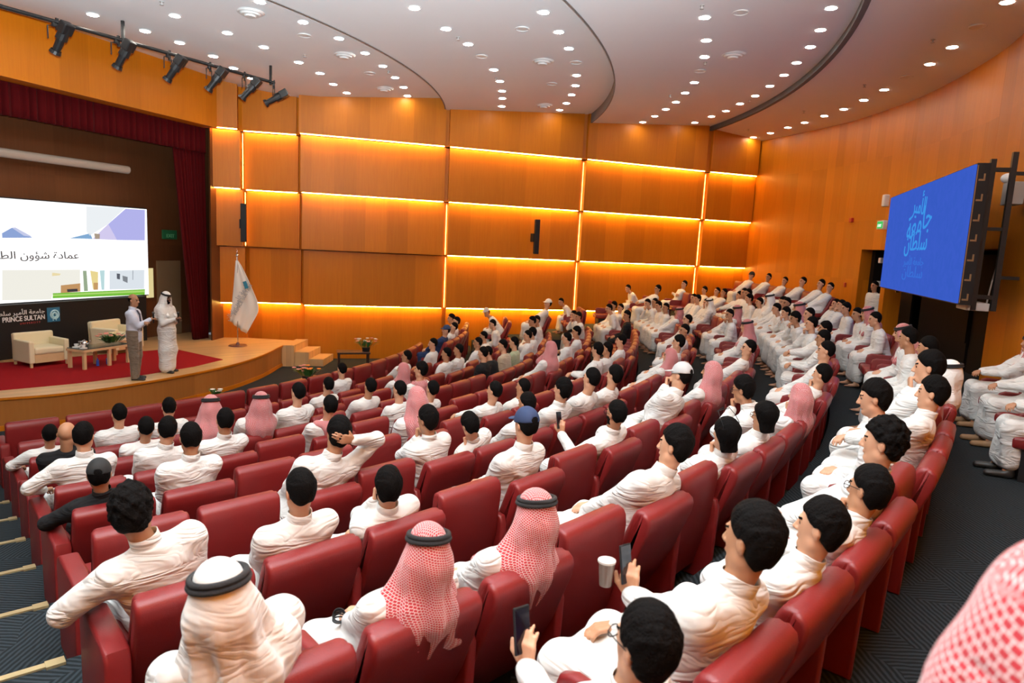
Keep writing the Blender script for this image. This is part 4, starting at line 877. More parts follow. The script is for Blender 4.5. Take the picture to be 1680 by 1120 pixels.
def body_mesh(K, skin, near, fine):
    hc, B = K['hc'], K['B']; f = fine
    fx = [(hc[0], .12, f)]; fy = [(hc[1], .14, f)]; fz = [(hc[2], .17, f)]
    for sd in (-1, 1):
        W = K['arm'][sd][1]; hf = max(f, .007) if near else .014
        cpt = K['arm'][sd][2][3][1] if False else W+.05*unit(K['arm'][sd][2][0][1]-W)
        fx.append((cpt[0], .085, hf)); fy.append((cpt[1], .085, hf)); fz.append((cpt[2], .085, hf))
    hi = 1.95 if K['stand'] else 1.55
    Fd = Field((-.62, -.45, -.01), (.62, 1.0, hi), .030 if near else .04, fx, fy, fz)
    hip, u, X, Fw = K['hip'], K['u'], K['X'], K['F']
    Fd.cap(hip, hip+u*.3, .11, .12, .03); Fd.cap(hip+u*.38-X*.10, hip+u*.38+X*.10, .085, .085, .04); Fd.cap(hip+u*.46, hc-B[2]*.07, .056, .052, .03)
    for sd in (-1, 1):
        E, W, H = K['arm'][sd]; Fd.cap(K['sh'][sd], E, .05, .040, .03); Fd.cap(E, W, .038, .026, .02)
        for a, b_, ra, rb in H: Fd.cap(a, b_, ra if near else ra*1.15, rb if near else rb*1.25, .006)
        h, kn, an = K['leg'][sd]; Fd.cap(h, kn, .085, .058, .03); Fd.cap(kn, an, .055, .038, .02); Fd.cap(an+vec(0, -.03, -.05), an+vec(.02*sd, .16, -.065), .036, .032, .02)
    P = lambda x, y, z: hc+B[0]*x+B[1]*y+B[2]*z
    Fd.ell(P(0, -.012, .032), (.074, .092, .090), B, .01); Fd.ell(P(0, .028, -.022), (.062, .066, .092), B, .03)
    Fd.cap(P(-.04, .012, -.07), P(0, .062, -.098), .024, .020, .03); Fd.cap(P(.04, .012, -.07), P(0, .062, -.098), .024, .020, .03)
    if fine < .012:
        for sd in (-1, 1): Fd.ell(P(.030*sd, .101, .004), (.016, .012, .010), B, .012, 's')
    Fd.cap(P(0, .090, .012), P(0, .112, -.030), .008, .012, .012); Fd.cap(P(-.013, .098, -.034), P(.013, .098, -.034), .009, .009, .008)
    Fd.cap(P(-.036, .080, .026), P(.036, .080, .026), .010, .010, .012)
    Fd.cap(P(-.017, .088, -.062), P(.017, .088, -.062), .009, .009, .01); Fd.cap(P(0, .075, -.10), P(0, .08, -.10), .014, .014, .015)
    for sd in (-1, 1):
        Fd.ell(P(.076*sd, -.008, -.012), (.009, .019, .030), B, .008); Fd.cap(P(.083*sd, -.016, .008), P(.083*sd, -.018, -.015), .006, .006, .006)
    def mf(C):
        q = (C-hc)@B.T; m = np.zeros(len(C)); ax = np.abs(q[:, 0])
        m[(np.hypot(ax-.030, (q[:, 2]-.003)*1.7) < .0135) & (q[:, 1] > .07)] = 1
        m[(ax > .012) & (ax < .050) & (np.abs(q[:, 2]-.026-.08*(.03-np.abs(ax-.03))) < .005) & (q[:, 1] > .06)] = 2
        m[(ax < .024) & (np.abs(q[:, 2]+.062) < .008) & (q[:, 1] > .088)] = 3
        return m
    return Fd.mesh('body', [skin, EYE, HAIR, LIP], mf)
def torso(Fd, K, g=0.0, stand=False):
    hip, u, X, Fw = K['hip'], K['u'], K['X'], K['F']
    lo = hip-.3; hi = hip+.3+u*.6; sl, x, y, z = Fd.sub(np.minimum(hip, hip+u*.6)-.3, np.maximum(hip, hip+u*.6)+.3)
    px, py, pz = x-hip[0], y-hip[1], z-hip[2]
    S = px*u[0]+py*u[1]+pz*u[2]; A = px*X[0]+py*X[1]+pz*X[2]; D = px*Fw[0]+py*Fw[1]+pz*Fw[2]
    ss = [-.12, 0, .12, .28, .38, .43, .47, .50, .52]
    wd = np.interp(S, ss, [.158, .185, .182, .202, .210, .195, .145, .088, .066])+g; dp = np.interp(S, ss, [.12, .148, .135, .128, .118, .105, .088, .070, .060])+g
    D2 = D-np.interp(S, [0, .3, .5], [0, .005, -.01])
    d = (np.sqrt((A/wd)**2+(D2/dp)**2)-1)*np.minimum(wd, dp); d = np.maximum(d, np.maximum(-.14-S, S-.515)*.9)
    Fd.comb(sl, d.astype(np.float32), .02)
def robe_mesh(K, mat, near, kind='robe', seed=0):
    hi = 1.75 if K['stand'] else 1.35; co = .0125 if near else .028
    Fd = Field((-.62, -.5, -.01), (.62, 1.0, hi), co, [(0, .1, co*.8)], (), ())
    hip, u, X, Fw = K['hip'], K['u'], K['X'], K['F']; torso(Fd, K)
    for sd in (-1, 1):
        E, W, _ = K['arm'][sd]; Fd.cap(K['sh'][sd], E, .068, .060, .08); Fd.cap(E, W-unit(W-E)*.01, .056, .043, .03)
        h, kn, an = K['leg'][sd]
        if kind == 'robe':
            if K['stand']: Fd.cap(hip+X*.06*sd, kn, .125, .12, .08); Fd.cap(kn, an+vec(0, 0, .04), .12, .125, .08)
            else: Fd.cap(h, kn, .105, .085, .07); Fd.cap(kn, an+vec(0, -.02, .08), .083, .095, .06)
        else: Fd.cap(h, kn, .10, .075, .05); Fd.cap(kn, an+vec(0, 0, .0), .072, .06, .03)
    if kind == 'robe':
        if K['stand']: Fd.cap(hip, vec(0, .0, .14), .14, .15, .08)
        else:
            Fd.cap(hip+vec(0, .1, -.0), vec(0, .58, .53), .09, .065, .10); Fd.cap(vec(0, .62, .50), vec(0, .62, .16), .07, .085, .10)
    # folds in the cloth, a centimetre at most
    ph = seed*1.7; x, y, z = Fd.ax[0][:, None, None], Fd.ax[1][None, :, None], Fd.ax[2][None, None, :]
    wv = np.sin(13*x+9*z+3*np.sin(6*y+ph)+ph)*np.sin(16*z-9*y+2.5*np.sin(6*x+ph))
    Fd.F += .005*wv.astype(np.float32)
    if near: Fd.F += (.0018*np.sin(34*x+25*z+2*np.sin(14*y+ph))*np.sin(30*z-22*y+ph)).astype(np.float32)
    nb = hip+u*.55
    # trim away above the neckline so the collar ends cleanly
    return Fd.mesh('robe', [mat])
def collar_mesh(K, mat):
    b = MB(); hip, u, X, Fw = [Vector(K[k]) for k in ('hip', 'u', 'X', 'F')]; n = 28; R = []
    for r, s, c in ((.074, .485, 0), (.070, .53, -.004), (.0675, .566, -.005), (.065, .569, -.005), (.063, .562, -.005), (.062, .50, 0)):
        R.append([b.bm.verts.new(hip+u*(s-(.022 if sin(2*pi*i/n) > 0 else .004)*max(0, sin(2*pi*i/n))*1)+X*r*cos(2*pi*i/n)+Fw*(r*1.02*sin(2*pi*i/n)+c)) for i in range(n)])
    for p in range(5):
        for i in range(n): b.bm.faces.new((R[p][i], R[p][(i+1) % n], R[p+1][(i+1) % n], R[p+1][i]))
    bmesh.ops.recalc_face_normals(b.bm, faces=b.bm.faces); me = bpy.data.meshes.new('collar'); b.bm.to_mesh(me); b.bm.free(); me.polygons.foreach_set('use_smooth', [True]*len(me.polygons)); me.materials.append(mat); return me
# head coverings are built once per kind, in head coordinates (x right, y forward, z up)
HC = {}
def hairline(y, kind):
    if kind == 'l': return np.interp(y, [-.1, -.03, .0, .03, .06, .10], [-.15, -.15, -.10, -.0, .045, .075])
    if kind == 'm' or kind == 'c': return np.interp(y, [-.1, -.05, -.02, .0, .03, .06, .10], [-.088, -.088, -.05, .0, .02, .055, .075])
    return np.interp(y, [-.1, -.05, -.02, .0, .03, .06, .10], [-.072, -.068, -.03, .012, .035, .06, .078])
def hair_mesh(kind, near, var=0):
    key = ('hair', kind, near, var)
    if key in HC: return HC[key]
    f = .0042 if near else .012
    Fd = Field((-.15, -.17, -.19), (.15, .16, .19), f); x, y, z = Fd.ax[0][:, None, None], Fd.ax[1][None, :, None], Fd.ax[2][None, None, :]
    th = {'s': (.006, .014), 'm': (.012, .024), 'c': (.018, .030), 'l': (.022, .022)}[kind]
    r = (.074+th[0], .092+th[0], .090+th[1]); q = (x, y+.012, z-.032)
    k0 = np.sqrt((q[0]/r[0])**2+(q[1]/r[1])**2+(q[2]/r[2])**2); k1 = np.sqrt((q[0]/r[0]**2)**2+(q[1]/r[1]**2)**2+(q[2]/r[2]**2)**2)
    d = k0*(k0-1)/np.maximum(k1, 1e-5)
    # nape and sides carry on below the skull
    zz_ = np.clip(z+.045, -.06, .02); w_ = .062+th[0]*.8+(.22 if kind != 'l' else 0)*zz_; e = np.sqrt((x/w_)**2+((y+.028)/(.052+th[0]*.5+(.30 if kind != 'l' else 0)*zz_))**2)-1; dn_ = np.maximum(e*.06, np.abs(z+.04)-.09)
    h = np.maximum(.03-np.abs(d-dn_), 0)/.03; d = np.minimum(d, dn_)-h*h*.03*.25
    ph = var*2.1
    if kind in 'c': d = d+.008*np.sin(78*x+ph)*np.sin(74*y+1+ph)*np.sin(80*z+2)+.004*np.sin(150*x)*np.sin(140*y+ph)*np.sin(150*z)
    else: d = d+(.0035 if kind != 's' else .0012)*np.sin(45*x+30*y+ph)*np.sin(60*y+20*x+1)*np.sin(38*z+ph)+(.0016 if kind != 's' else .0008)*np.sin(170*x+60*y)*np.sin(120*y+90*z)
    hl = hairline(Fd.ax[1], kind)[None, :, None]+.006*np.sin(70*x+ph)
    cut = (hl-z)*.75; h = np.maximum(.02-np.abs(d-cut), 0)/.02; d = np.maximum(d, cut)+h*h*.02*.25
    if kind != 'l':   # leave the ears free
        er = np.sqrt((np.abs(x)-.09)**2+((y+.008)*1.1)**2+((z+.016)*.8)**2)-.028; d = np.maximum(d, -er)
    Fd.F = d.astype(np.float32); me = Fd.mesh('hair', [HAIR]); HC[key] = me; return me
def beard_mesh(near):
    if ('beard', near) in HC: return HC[('beard', near)]
    Fd = Field((-.11, -.06, -.17), (.11, .14, .04), .006 if near else .012)
    Fd.ell((0, .028, -.022), (.068, .072, .098), None, .0); Fd.cap((-.04, .012, -.07), (0, .062, -.098), .031, .028, .03); Fd.cap((.04, .012, -.07), (0, .062, -.098), .031, .028, .03); Fd.cap((-.03, .088, -.046), (.03, .088, -.046), .012, .012, .01)
    x, y, z = Fd.ax[0][:, None, None], Fd.ax[1][None, :, None], Fd.ax[2][None, None, :]
    cut = np.maximum(z-np.interp(np.abs(Fd.ax[0]), [0, .03, .05, .08], [-.04, -.045, -.03, -.005])[:, None, None]*1.0, -(y-.005)); d = np.maximum(Fd.F, cut)
    mo = np.sqrt(x**2+((y-.10)*1.0)**2+((z+.062)*2.4)**2)-.024; Fd.F = np.maximum(d, -mo).astype(np.float32)+.001*np.sin(120*x)*np.sin(110*z).astype(np.float32)
    me = Fd.mesh('beard', [HAIR]); HC[('beard', near)] = me; return me
def cap_mesh(near, mat):
    key = ('cap', near, mat.name)
    if key in HC: return HC[key]
    Fd = Field((-.13, -.15, -.06), (.13, .23, .17), .0065 if near else .014)
    x, y, z = Fd.ax[0][:, None, None], Fd.ax[1][None, :, None], Fd.ax[2][None, None, :]
    d = (np.sqrt((x/.090)**2+((y+.008)/.108)**2+((z-.03)/.112)**2)-1)*.09; d = np.maximum(d, (.022-.10*y)-z+.0)
    gap = np.sqrt(x**2+((z-.05)*1.1)**2)-.028; d = np.maximum(d, -np.maximum(gap, y+.06))
    zc = .045-.5*np.abs(x)**1.6-.16*(y-.09); br = np.maximum(np.maximum(np.abs(z-zc)-.005, np.sqrt((x/.082)**2+((y-.075)/.105)**2)*.09-.09), .05-y)
    Fd.F = np.minimum(d, br).astype(np.float32); me = Fd.mesh('cap', [mat]); HC[key] = me; return me
def tube_mesh(name, paths, mat, r):
    b = MB()
    for p in paths: b.tube(p, r, 6)
    me = bpy.data.meshes.new(name); b.bm.to_mesh(me); b.bm.free(); me.materials.append(mat); return me
def glasses_mesh():
    if 'gl' in HC: return HC['gl']
    P = []
    for sd in (-1, 1):
        P.append([(sd*.033+.026*cos(t), .108-.006*abs(cos(t)), .0+.020*sin(t)) for t in np.linspace(0, 2*pi, 15)])
        P.append([(sd*.059, .104, .006), (sd*.076, .05, .008), (sd*.083, -.01, .004), (sd*.082, -.03, -.012)])
    P.append([(-.008, .112, .004), (0, .116, .008), (.008, .112, .004)])
    HC['gl'] = tube_mesh('glasses', P, BLACKP, .0022); return HC['gl']
def agal_mesh(mat):
    if 'ag' in HC: return HC['ag']
    b = MB()
    for z, R in ((.0, .098), (.019, .093)): b.tor(R, .0115, (0, -.010, .062+z), Matrix.Rotation(-.16, 3, 'X'), 36, 8, .93, 1.08)
    me = bpy.data.meshes.new('agal'); bmesh.ops.recalc_face_normals(b.bm, faces=b.bm.faces); b.bm.to_mesh(me); b.bm.free(); me.polygons.foreach_set('use_smooth', [True]*len(me.polygons)); me.materials.append(mat); HC['ag'] = me; return me
AGAL = plain('black_cord', (.010, .009, .010), .7, bump=.8, bscale=300)
def scarf_mesh(K, mat, near, style, seed=0):
    """cloth over the head falling on back and shoulders; body coordinates"""
    hc, B, hip, u, X, Fw = K['hc'], K['B'], K['hip'], K['u'], K['X'], K['F']; f = .0095 if near else .02
    lo = hc-vec(.34, .36, .50); hi = hc+vec(.34, .30, .17); Fd = Field(lo, hi, f)
    P = lambda x, y, z: hc+B[0]*x+B[1]*y+B[2]*z
    T = lambda a, d, s: hip+X*a+Fw*d+u*s
    Fd.ell(P(0, -.012, .030), (.088, .106, .106), B, .0); Fd.ell(P(0, -.02, -.05), (.092, .095, .11), B, .05)
    Fd.cap(P(0, -.045, -.06), T(0, -.085, .43), .085, .12, .06)
    for sd in (-1, 1):
        Fd.cap(P(.055*sd, -.01, -.06), T(.11*sd, -.02, .44), .060, .075, .06)
        if style != 'o': Fd.cap(T(.11*sd, -.03, .45), T(.13*sd, .12, .30), .06, .035, .05)
        Fd.cap(T(.10*sd, -.085, .42), T(.11*sd, -.125, .27), .078, .055, .09)
    Fd.cap(T(0, -.10, .42), T(.01, -.145, .19), .09, .065, .10)
    if style == 'o':   # thrown over one shoulder
        Fd.cap(P(.05, .02, -.09), T(.19, .0, .44), .055, .06, .05); Fd.cap(T(.19, 0, .44), T(.22, -.13, .26), .06, .05, .05); Fd.cap(P(-.05, .03, -.09), T(-.05, .12, .40), .05, .06, .06)
    x, y, z = Fd.ax[0][:, None, None], Fd.ax[1][None, :, None], Fd.ax[2][None, None, :]
    qx, qy, qz = x-hc[0], y-hc[1], z-hc[2]; hx = qx*B[0][0]+qy*B[0][1]+qz*B[0][2]; hy = qx*B[1][0]+qy*B[1][1]+qz*B[1][2]; hz = qx*B[2][0]+qy*B[2][1]+qz*B[2][2]
    an = np.arctan2(hx, -hy); rmp = np.clip((.04-hz)/.25, 0, 1)
    Fd.F += ((.010*np.sin(an*7+seed+2.5*hz*4)+.004*np.sin(an*15+seed*2))*rmp).astype(np.float32)
    Sq = (x-hip[0])*u[0]+(y-hip[1])*u[1]+(z-hip[2])*u[2]; Aq = (x-hip[0])*X[0]+(y-hip[1])*X[1]+(z-hip[2])*X[2]
    Fd.F = np.maximum(Fd.F, (.17+.45*np.abs(Aq-.02)-Sq)*.8).astype(np.float32)
    if style == 'agal' and near and seed == 0:
        Fd.cap(T(.02, -.10, .44), T(.17, -.15, .27), .085, .06, .06); Fd.cap(T(.17, -.15, .27), T(.27, -.17, .20), .055, .03, .05); Fd.cap(T(-.06, -.03, .45), T(-.17, .06, .34), .075, .05, .06)
    if style == 'agal' and near and seed == 1:
        Fd.cap(T(.03, -.09, .42), T(.15, -.13, .30), .075, .05, .05); Fd.cap(T(.15, -.13, .30), T(.20, -.15, .22), .05, .035, .04)
    # face opening
    fo = np.sqrt((hx/.062)**2+((hy-.13)/.115)**2+((hz+.030)/.098)**2)-1; Fd.F = np.maximum(Fd.F, -(fo*.07)).astype(np.float32)
    if style == 'agal' or style == 'ghu':   # pinched under the cord
        ring = np.abs(hz-.066-.16*hy*-1)-.012; pinch = np.clip(1-np.abs(hz-.07+.16*hy)/.02, 0, 1); Fd.F += (pinch*.004).astype(np.float32)
    def uv(V):
        q = (V-hc)@B.T; a = np.arctan2(q[:, 0], -q[:, 1]); top = np.clip((q[:, 2]-.03)/.09, 0, 1)[:, None]
        side = np.stack([a*.115, q[:, 2]], 1); flat = np.stack([q[:, 0], -q[:, 1]], 1)
        return np.where((q[:, 2] > .075+.0*q[:, 1])[:, None], flat+3.0, side)
    return Fd.mesh('headscarf', [mat], None, uv)
def neck_scarf_mesh(K, mat, near):
    f = .012 if near else .02; hip, u, X, Fw = K['hip'], K['u'], K['X'], K['F']; T = lambda a, d, s: hip+X*a+Fw*d+u*s
    nb = T(0, 0, .45); Fd = Field(nb-vec(.3, .3, .35), nb+vec(.3, .35, .2), f)
    for sd in (-1, 1): Fd.cap(T(0, -.08, .50), T(.13*sd, -.0, .475), .045, .045, .03); Fd.cap(T(.13*sd, 0, .475), T(.10*sd, .13, .25), .045, .04, .03); Fd.cap(T(.05*sd, -.1, .46), T(.02*sd, -.13, .30), .05, .03, .05)
    def uv(V): return np.stack([V[:, 0]-V[:, 1], V[:, 2]], 1)
    return Fd.mesh('shoulder_scarf', [mat], None, uv)
def shoe_meshes(K, mat, name='shoe'):
    out = []
    for sd in (-1, 1):
        an = K['leg'][sd][2]; Fd = Field(an-vec(.09, .12, .11), an+vec(.09, .26, .06), .012)
        Fd.cap(an+vec(0, -.035, -.055), an+vec(.018*sd, .165, -.068), .044, .038, .02); Fd.cap(an+vec(0, -.02, -.02), an+vec(0, .0, -.05), .045, .045, .02)
        Fd.F = np.maximum(Fd.F, -(Fd.ax[2][None, None, :]-.004)).astype(np.float32); out.append(Fd.mesh(name, [mat]))
    return out
SHOE = plain('black_leather_shoe', (.02, .018, .016), .45); SOLE = plain('tan_sandal', (.30, .17, .08), .6)
def mat4(K, extra=None):
    B = K['B']; M_ = Matrix.Identity(4)
    for i in range(3):
        for k_ in range(3): M_[i][k_] = B[k_][i]
        M_[i][3] = K['hc'][i]
    return M_
CACHE = {}
def make_person(P, rz, pose, L, roll, yaw, pit, clothing, head, skin, near, scale=1.0, stand=False, label='', seed=0, kind='robe', shift=0.0, extras=(), fine=None):
    if not near: L = round(L/7)*7; yaw = round(yaw/14)*14; roll = 0; pit = 6; seed = seed % 3; kL = (pose, L, yaw, stand)
    K = skeleton(pose, L, roll, yaw, pit, stand)
    key = None if near else (pose, L, yaw, stand, kind, seed)
    sk = SKIN[skin]
    bk = (key, skin)
    if near or bk not in CACHE:
        bm_ = body_mesh(K, sk, near, fine or (.0062 if near else .016))
        if not near: CACHE[bk] = bm_
    else: bm_ = CACHE[bk]
    rk = (key, clothing)
    if near or rk not in CACHE:
        rb = robe_mesh(K, TH[clothing], near, kind, seed)
        if not near: CACHE[rk] = rb
    else: rb = CACHE[rk]
    o = mesh_obj('person', bm_); o.location = P; o.rotation_euler = (0, 0, rz); o.scale = (scale,)*3
    if shift: o.location = Vector(P)+Vector((cos(rz), sin(rz), 0))*shift
    tag(o, label, 'person')
    mesh_obj('robe' if kind == 'robe' else 'shirt', rb, None, o)
    M4 = mat4(K)
    def hat(name, me):
        h = mesh_obj(name, me, None, o); h.matrix_local = M4; return h
    if near: mesh_obj('collar', collar_mesh(K, TH[clothing]), None, o)
    if head in ('she', 'shp', 'ghu'):
        st = {'she': 'agal', 'shp': 'o' if seed % 2 else 'plain', 'ghu': 'ghu'}[head]; mt = GHU if head == 'ghu' else SHEM
        ck = (key, 'scarf', head)
        if near or ck not in CACHE:
            sm_ = scarf_mesh(K, mt, near, st, seed); 
            if not near: CACHE[ck] = sm_
        else: sm_ = CACHE[ck]
        mesh_obj('headscarf', sm_, None, o)
        if head != 'shp': hat('head_cord', agal_mesh(AGAL))
    elif head.startswith('cap'):
        hat('hair', hair_mesh('s', near)); hat('cap', cap_mesh(near, CAPM[head]))
    elif head == 'bald':
        pass
    else:
        kd = {'s': 's', 'm': 'm', 'curly': 'c', 'mb': 'm', 'sbg': 's', 'mg': 'm', 'lg': 'l', 'ms': 'l'}[head]
        hat('hair', hair_mesh(kd, near, seed % 3))
        if head in ('mb', 'sbg'): hat('beard', beard_mesh(near))
        if head in ('mg', 'sbg', 'lg'): hat('glasses', glasses_mesh())
        if head == 'ms':
            g = hat('sunglasses', glasses_mesh()); g.matrix_local = M4@Matrix.Translation((0, -.035, .10))@Matrix.Rotation(.9, 4, 'X')@Matrix.Scale(1.12, 4)
    for e in extras:
        if e == 'scf':
            ck = (key, 'nscarf')
            if near or ck not in CACHE: CACHE[ck] = neck_scarf_mesh(K, SHEM, near)
            mesh_obj('shoulder_scarf', CACHE[ck], None, o)
    return o, K
SPK = Vector((-7.6, 14.1))
HW = {'s': 'short black hair', 'm': 'thick black hair', 'curly': 'curly black hair', 'bald': 'balding head', 'she': 'red checked headscarf, black cord', 'shp': 'plain red checked headscarf', 'ghu': 'white headscarf, black cord', 'capn': 'navy cap', 'capk': 'black cap', 'capg': 'grey cap', 'capw': 'white cap', 'mb': 'thick hair and beard', 'sbg': 'beard and glasses', 'mg': 'black hair and glasses', 'lg': 'long hair and glasses', 'ms': 'sunglasses on long hair'}
CW = {'w': 'white robe', 'k': 'black shirt', 'n': 'navy shirt', 'b': 'beige shirt', 'g': 'green shirt'}
HELD = {}
NEAR_D = 7.4
for n_, (m, j, L, sx, s, f) in enumerate(TABLE):
    P, rz, a = seat_frame(m, j); clo, head, pose = f[0], f[1], f[2]; r = random.Random(n_*13+5)
    near = P.length_squared is not None and hypot(P.x, P.y) < NEAR_D
    tgt = atan2(SPK.y-P.y, SPK.x-P.x); fac = rz+pi/2; dy = (tgt-fac+pi) % (2*pi)-pi
    yaw = degrees(dy)*.8+r.uniform(-14, 14); yaw = max(-62, min(62, yaw))
    pit = 8 if near else 4
    if n_ in (27, 33, 26): pit = 30
    L = min(L, 55)
    skin = r.choice([0, 0, 1]) if n_ != 39 else 1
    lab = 'man in %s, %s, %s row from stage, %s seat from near aisle' % (CW[clo], HW[head], ORD[9-m], ORD[j])
    if len(lab.split()) > 16: lab = 'man in %s, %s, %s row, %s seat from near aisle' % (CW[clo], HW[head], ORD[9-m], ORD[j])
    fine = .005 if hypot(P.x, P.y) < 4.2 else .0068
    o, K = make_person(P, rz, pose, L, math.asin(max(-.4, min(.4, sx/.69))) if near else 0, yaw, pit, clo, head, skin, near, s, False, lab, n_ % 5, 'robe' if clo == 'w' else 'shirt', 0 if near else sx, f[3:], fine)
    HELD[n_] = (o, K)
    if near and m >= 0:
        for q in shoe_meshes(K, SHOE): mesh_obj('shoe', q, None, o)
NOTE = 0

# ------------------------------------------------ standing people
zst = SZ
def standing(P, face, pose, yaw, pit, clo, head, skin, label, scale=1.0, kind='robe', near=True, seed=1, fine=.008, L=0, extras=()):
    rz = face-pi/2
    K = skeleton(pose, L, 0, yaw, pit, True)
    return make_person(P, rz, pose, L, 0, yaw, pit, clo, head, skin, near, scale, True, label, seed, kind, 0, extras, fine)
fh = atan2(-9.0-0, 9.0)   # looking toward the hall
o, K = standing(Vector((-7.66, 13.61, SZ)), radians(10), 'sA', -8, 5, 'l', 'bald', 1, 'balding speaker in light blue shirt and tie holding microphone on stage', 1.0, 'shirt')
TR_ = TH['l']
def trousers(K, mat):
    Fd = Field((-.35, -.3, -.01), (.35, .35, 1.1), .017)
    hip = K['hip']; Fd.cap(hip+vec(-.07, 0, .06), hip+vec(.07, 0, .06), .125, .125, .03)
    for sd in (-1, 1):
        h, kn, an = K['leg'][sd]; Fd.cap(h, kn, .115, .092, .05); Fd.cap(kn, an+vec(0, 0, -.02), .090, .078, .03)
    Fd.F = np.maximum(Fd.F, Fd.ax[2][None, None, :]-1.03).astype(np.float32); Fd.F = np.maximum(Fd.F, .03-Fd.ax[2][None, None, :]).astype(np.float32); return Fd.mesh('trousers', [mat])
mesh_obj('trousers', trousers(K, TROUS), None, o)
for q in shoe_meshes(K, SHOE): mesh_obj('shoe', q, None, o)
# fringe of hair round the bald head
def fringe():
    Fd = Field((-.12, -.14, -.12), (.12, .06, .08), .009); Fd.ell((0, -.014, .028), (.080, .097, .088), None, 0)
    x, y, z = Fd.ax[0][:, None, None], Fd.ax[1][None, :, None], Fd.ax[2][None, None, :]
    Fd.F = np.maximum(np.maximum(Fd.F, z-.045), np.maximum(-.075-z, y+.0)).astype(np.float32); return Fd.mesh('hair', [HAIR])
h = mesh_obj('hair', fringe(), None, o); h.matrix_local = mat4(K)
b = MB(); t0 = Vector(K['hip']+K['u']*.49+K['F']*.075)
pts = [t0, t0+Vector((0, .055, -.09)), t0+Vector((0, .07, -.25)), t0+Vector((0, .075, -.42))]
for p_, q_, w0, w1 in zip(pts, pts[1:], (.03, .03, .04), (.03, .04, .055)):
    b.bm.faces.new([b.bm.verts.new(p_+Vector((-w0/1, .0, 0))), b.bm.verts.new(p_+Vector((w0, 0, 0))), b.bm.verts.new(q_+Vector((w1, 0, 0))), b.bm.verts.new(q_+Vector((-w1, 0, 0)))])
tie = b.done('tie', plain('dark_blue_tie', (.02, .03, .07), .6), o); md = tie.modifiers.new('t', 'SOLIDIFY'); md.thickness = .008
def mic(o, K, sd, label):
    W = K['arm'][sd][1]; kn = K['arm'][sd][2][3][1]; c = Vector((W+kn)/2)+Vector((0, .03, .0)); wm = Matrix.LocRotScale(o.location, o.rotation_euler, o.scale)@c
    m_ = empty('microphone', wm, o.rotation_euler.z); tag(m_, label, 'microphone')
    b = MB(); b.cyl((0, -.0, -.09), (0, .0, .09), .013, .018, 12); b.done('handle', BLACKP, m_)
    b = MB(); b.sph((0, 0, .115), .028, sub=3); b.done('grille', plain('mic_mesh', (.06, .06, .06), .5, metal=.6), m_, smooth=True)
mic(o, K, 1, 'black microphone held by the balding speaker on stage')
o, K = standing(Vector((-7.44, 14.48, SZ)), radians(-8), 'sB', -10, 8, 'w', 'ghu', 2, 'speaker in white robe and white headscarf standing on the stage edge', 1.0, 'robe')
for q in shoe_meshes(K, SHOE): mesh_obj('shoe', q, None, o)
h = mesh_obj('beard', beard_mesh(True), None, o); h.matrix_local = mat4(K)
mic(o, K, 1, 'black microphone held by the speaker in white headscarf')
# man standing in the dark doorway
P = polar(26.12, -.066, Z_I)
o, K = standing(P, atan2(CY-P.y, CX-P.x)+.3, 'sC', 0, 5, 'w', 's', 1, 'man in white robe standing in the dark doorway under the blue screen', .97, 'robe', False)
# men on chairs against the back wall at the right edge: built whole, only their legs are in the frame
def wall_sitter(a, label, pose, clo, head, shoe, legs_a, seed, R=26.0-.62):
    R = back_R(a)-.10
    P = polar(R, a, Z_I); rz = a+pi/2
    st = add_seat(P, rz, 'u', 'red leather seat against back wall at right edge, holding %s' % {1: 'the farthest man', 2: 'the middle man', 3: 'the nearest man'}[seed])
    lab2 = {0: 'man in white robe with folded red scarf at right edge'}
    o, K = make_person(P, rz, pose, 0, 0, 10, 6, clo, head, 1, True, 1.0, False, label, seed, 'robe', 0, (), .0075)
    for q in shoe_meshes(K, shoe): mesh_obj('shoe' if shoe is SHOE else 'sandal', q, None, o)
    return o, K
wall_sitter(-.418, 'seated man whose white robed knees show at right edge, farthest back, tan sandals', 'h', 'w', 'she', SOLE, 0, 1)
wall_sitter(-.462, 'seated man with tan sandals and white robe at right edge, middle one', 'h', 'w', 's', SOLE, 0, 2)
wall_sitter(-.515, 'seated man with black shoes and white robe at the right edge, nearest', 'h', 'w', 's', SHOE, 0, 3)
# man in a red checked headscarf right beside the camera
o, K = standing(Vector((.62, .68, Z_I)), atan2(1.0, .7), 'sC', 0, 8, 'w', 'shp', 1, 'blurred man in red checked headscarf close at the bottom right corner', 1.07, 'robe', True, 0, .009)

# ------------------------------------------------ things in hands and laps
def phone_at(o, K, sd, label, back=False, tilt=0):
    W = K['arm'][sd][1]; kn = K['arm'][sd][2][3][1]; c = Vector((W+kn)/2+K['F']*.02)+Vector((0, .0, .05))
    wm = Matrix.LocRotScale(o.location, o.rotation_euler, o.scale)@c
    ph = empty('phone', wm, o.rotation_euler.z); ph.rotation_euler = (-.25+tilt, .12, o.rotation_euler.z); tag(ph, label, 'phone')
    b = MB(); b.box((0, 0, .03), (.074, .009, .155), bev=.004); b.done('phone_body', BLACKP, ph)
    b = MB(); b.box((0, -.005, .03), (.066, .001, .145)); b.done('phone_screen', plain('phone_glass', (.004, .005, .012), .08), ph)
phone_at(*HELD[39], -1, 'black phone held up by the bearded man with glasses')
phone_at(*HELD[57], -1, 'dark phone held by the man with glasses, bottom centre')
o56, K56 = HELD[56]
phone_at(*HELD[56], -1, 'large dark phone held by the man second in the last row')
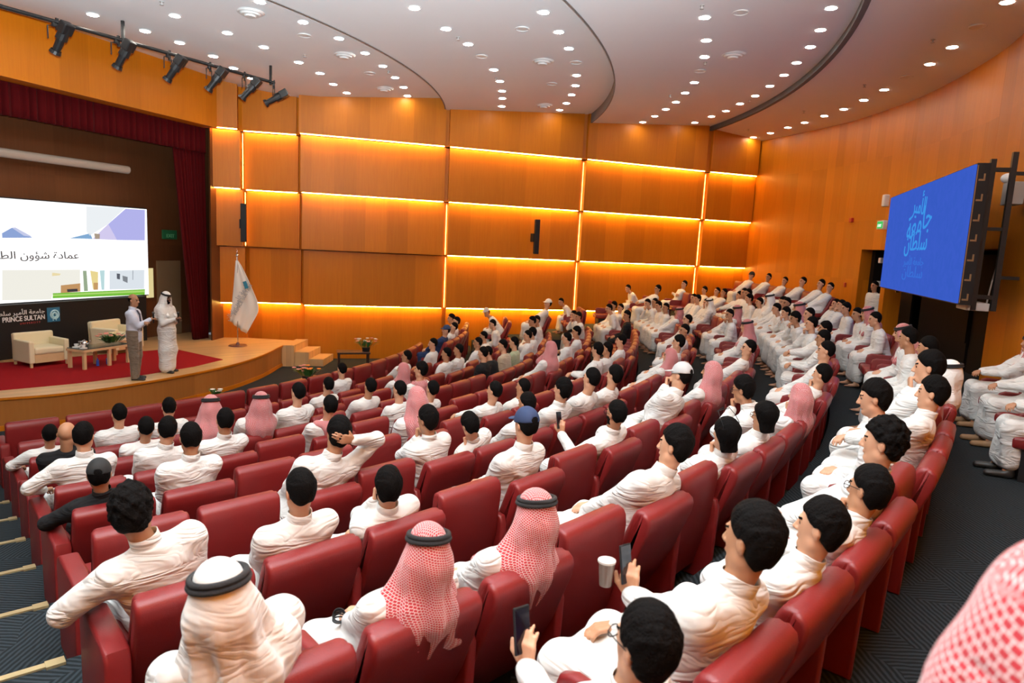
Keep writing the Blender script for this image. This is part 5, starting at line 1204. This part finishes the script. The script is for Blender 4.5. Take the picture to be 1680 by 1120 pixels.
def free_phone(px, py, d, label, sz=1.0, rot=(0, 0, 0)):
    P = Vector((0, 0, CAM_Z))+(fw+rt*((px-840)/F_PX)-up*((py-560)/F_PX))*d
    ph = empty('phone', P); ph.rotation_euler = rot; tag(ph, label, 'phone')
    b = MB(); b.box((0, 0, 0), (.078, .009, .160), bev=.004); b.done('phone_body', BLACKP, ph)
    b = MB(); b.box((0, -.0052, 0), (.070, .001, .150)); b.done('phone_screen', plain('phone_glass', (.004, .005, .02), .08), ph)
    return P
for (m, j, x, y, h_, col, lab) in [(0, 1, .10, .35, .66, 'pencil', ''),]: pass
# clear cup held between the seats
W_ = K56['arm'][-1][1]; kn_ = K56['arm'][-1][2][3][1]
c = Matrix.LocRotScale(o56.location, o56.rotation_euler, o56.scale)@(Vector((W_+kn_)/2)+Vector((-.060, .075, -.005))); o = empty('plastic_cup', c, 0); tag(o, 'clear plastic cup held together with the large phone', 'cup')
b = MB(); b.cyl((0, 0, 0), (0, 0, .10), .025, .034, 18); b.done('cup', plain('cloudy_plastic', (.16, .12, .10), .15), o); b = MB(); b.cyl((0, 0, .10), (0, 0, .108), .037, .037, 18); b.done('lid', plain('cup_lid', (.5, .48, .45), .3), o)
P, rz, a = seat_frame(1, 8)
M3 = Matrix.Rotation(rz, 3, 'Z')
P, rz, a = seat_frame(0, 3); M3 = Matrix.Rotation(rz, 3, 'Z')
b = MB(); b.box((0, 0, .13), (.34, .22, .26), bev=.05); tag(b.done('bag', plain('black_fabric_bag', (.012, .012, .014), .8), loc=P+M3@Vector((.0, .80, 0)), rz=rz), 'black bag on the floor between the last two rows', 'bag')
b = MB(); b.cyl((0, 0, 0), (.05, .02, .17), .004, n=6); tag(b.done('pencil', plain('orange_pencil', (.85, .25, .02), .5), loc=P+M3@Vector((-.05, .82, .27))), 'orange pencil sticking up from the black bag', 'pencil')
b = MB()
for i_ in range(5): b.tor(.028, .004, (.0, 0, .004+.006*i_), Matrix.Rotation(.3*i_, 3, 'X'), 14, 5)
b.tube([(.02, .0, .01), (.07, .02, .012), (.12, .0, .01)], .003)
oo, KK = HELD[30]
tag(b.done('cable_coil', BLACKP, loc=Matrix.LocRotScale(oo.location, oo.rotation_euler, oo.scale)@Vector((-.10, .50, .66))), 'small black earphone cable on the lap of the front shemagh man', 'cable')
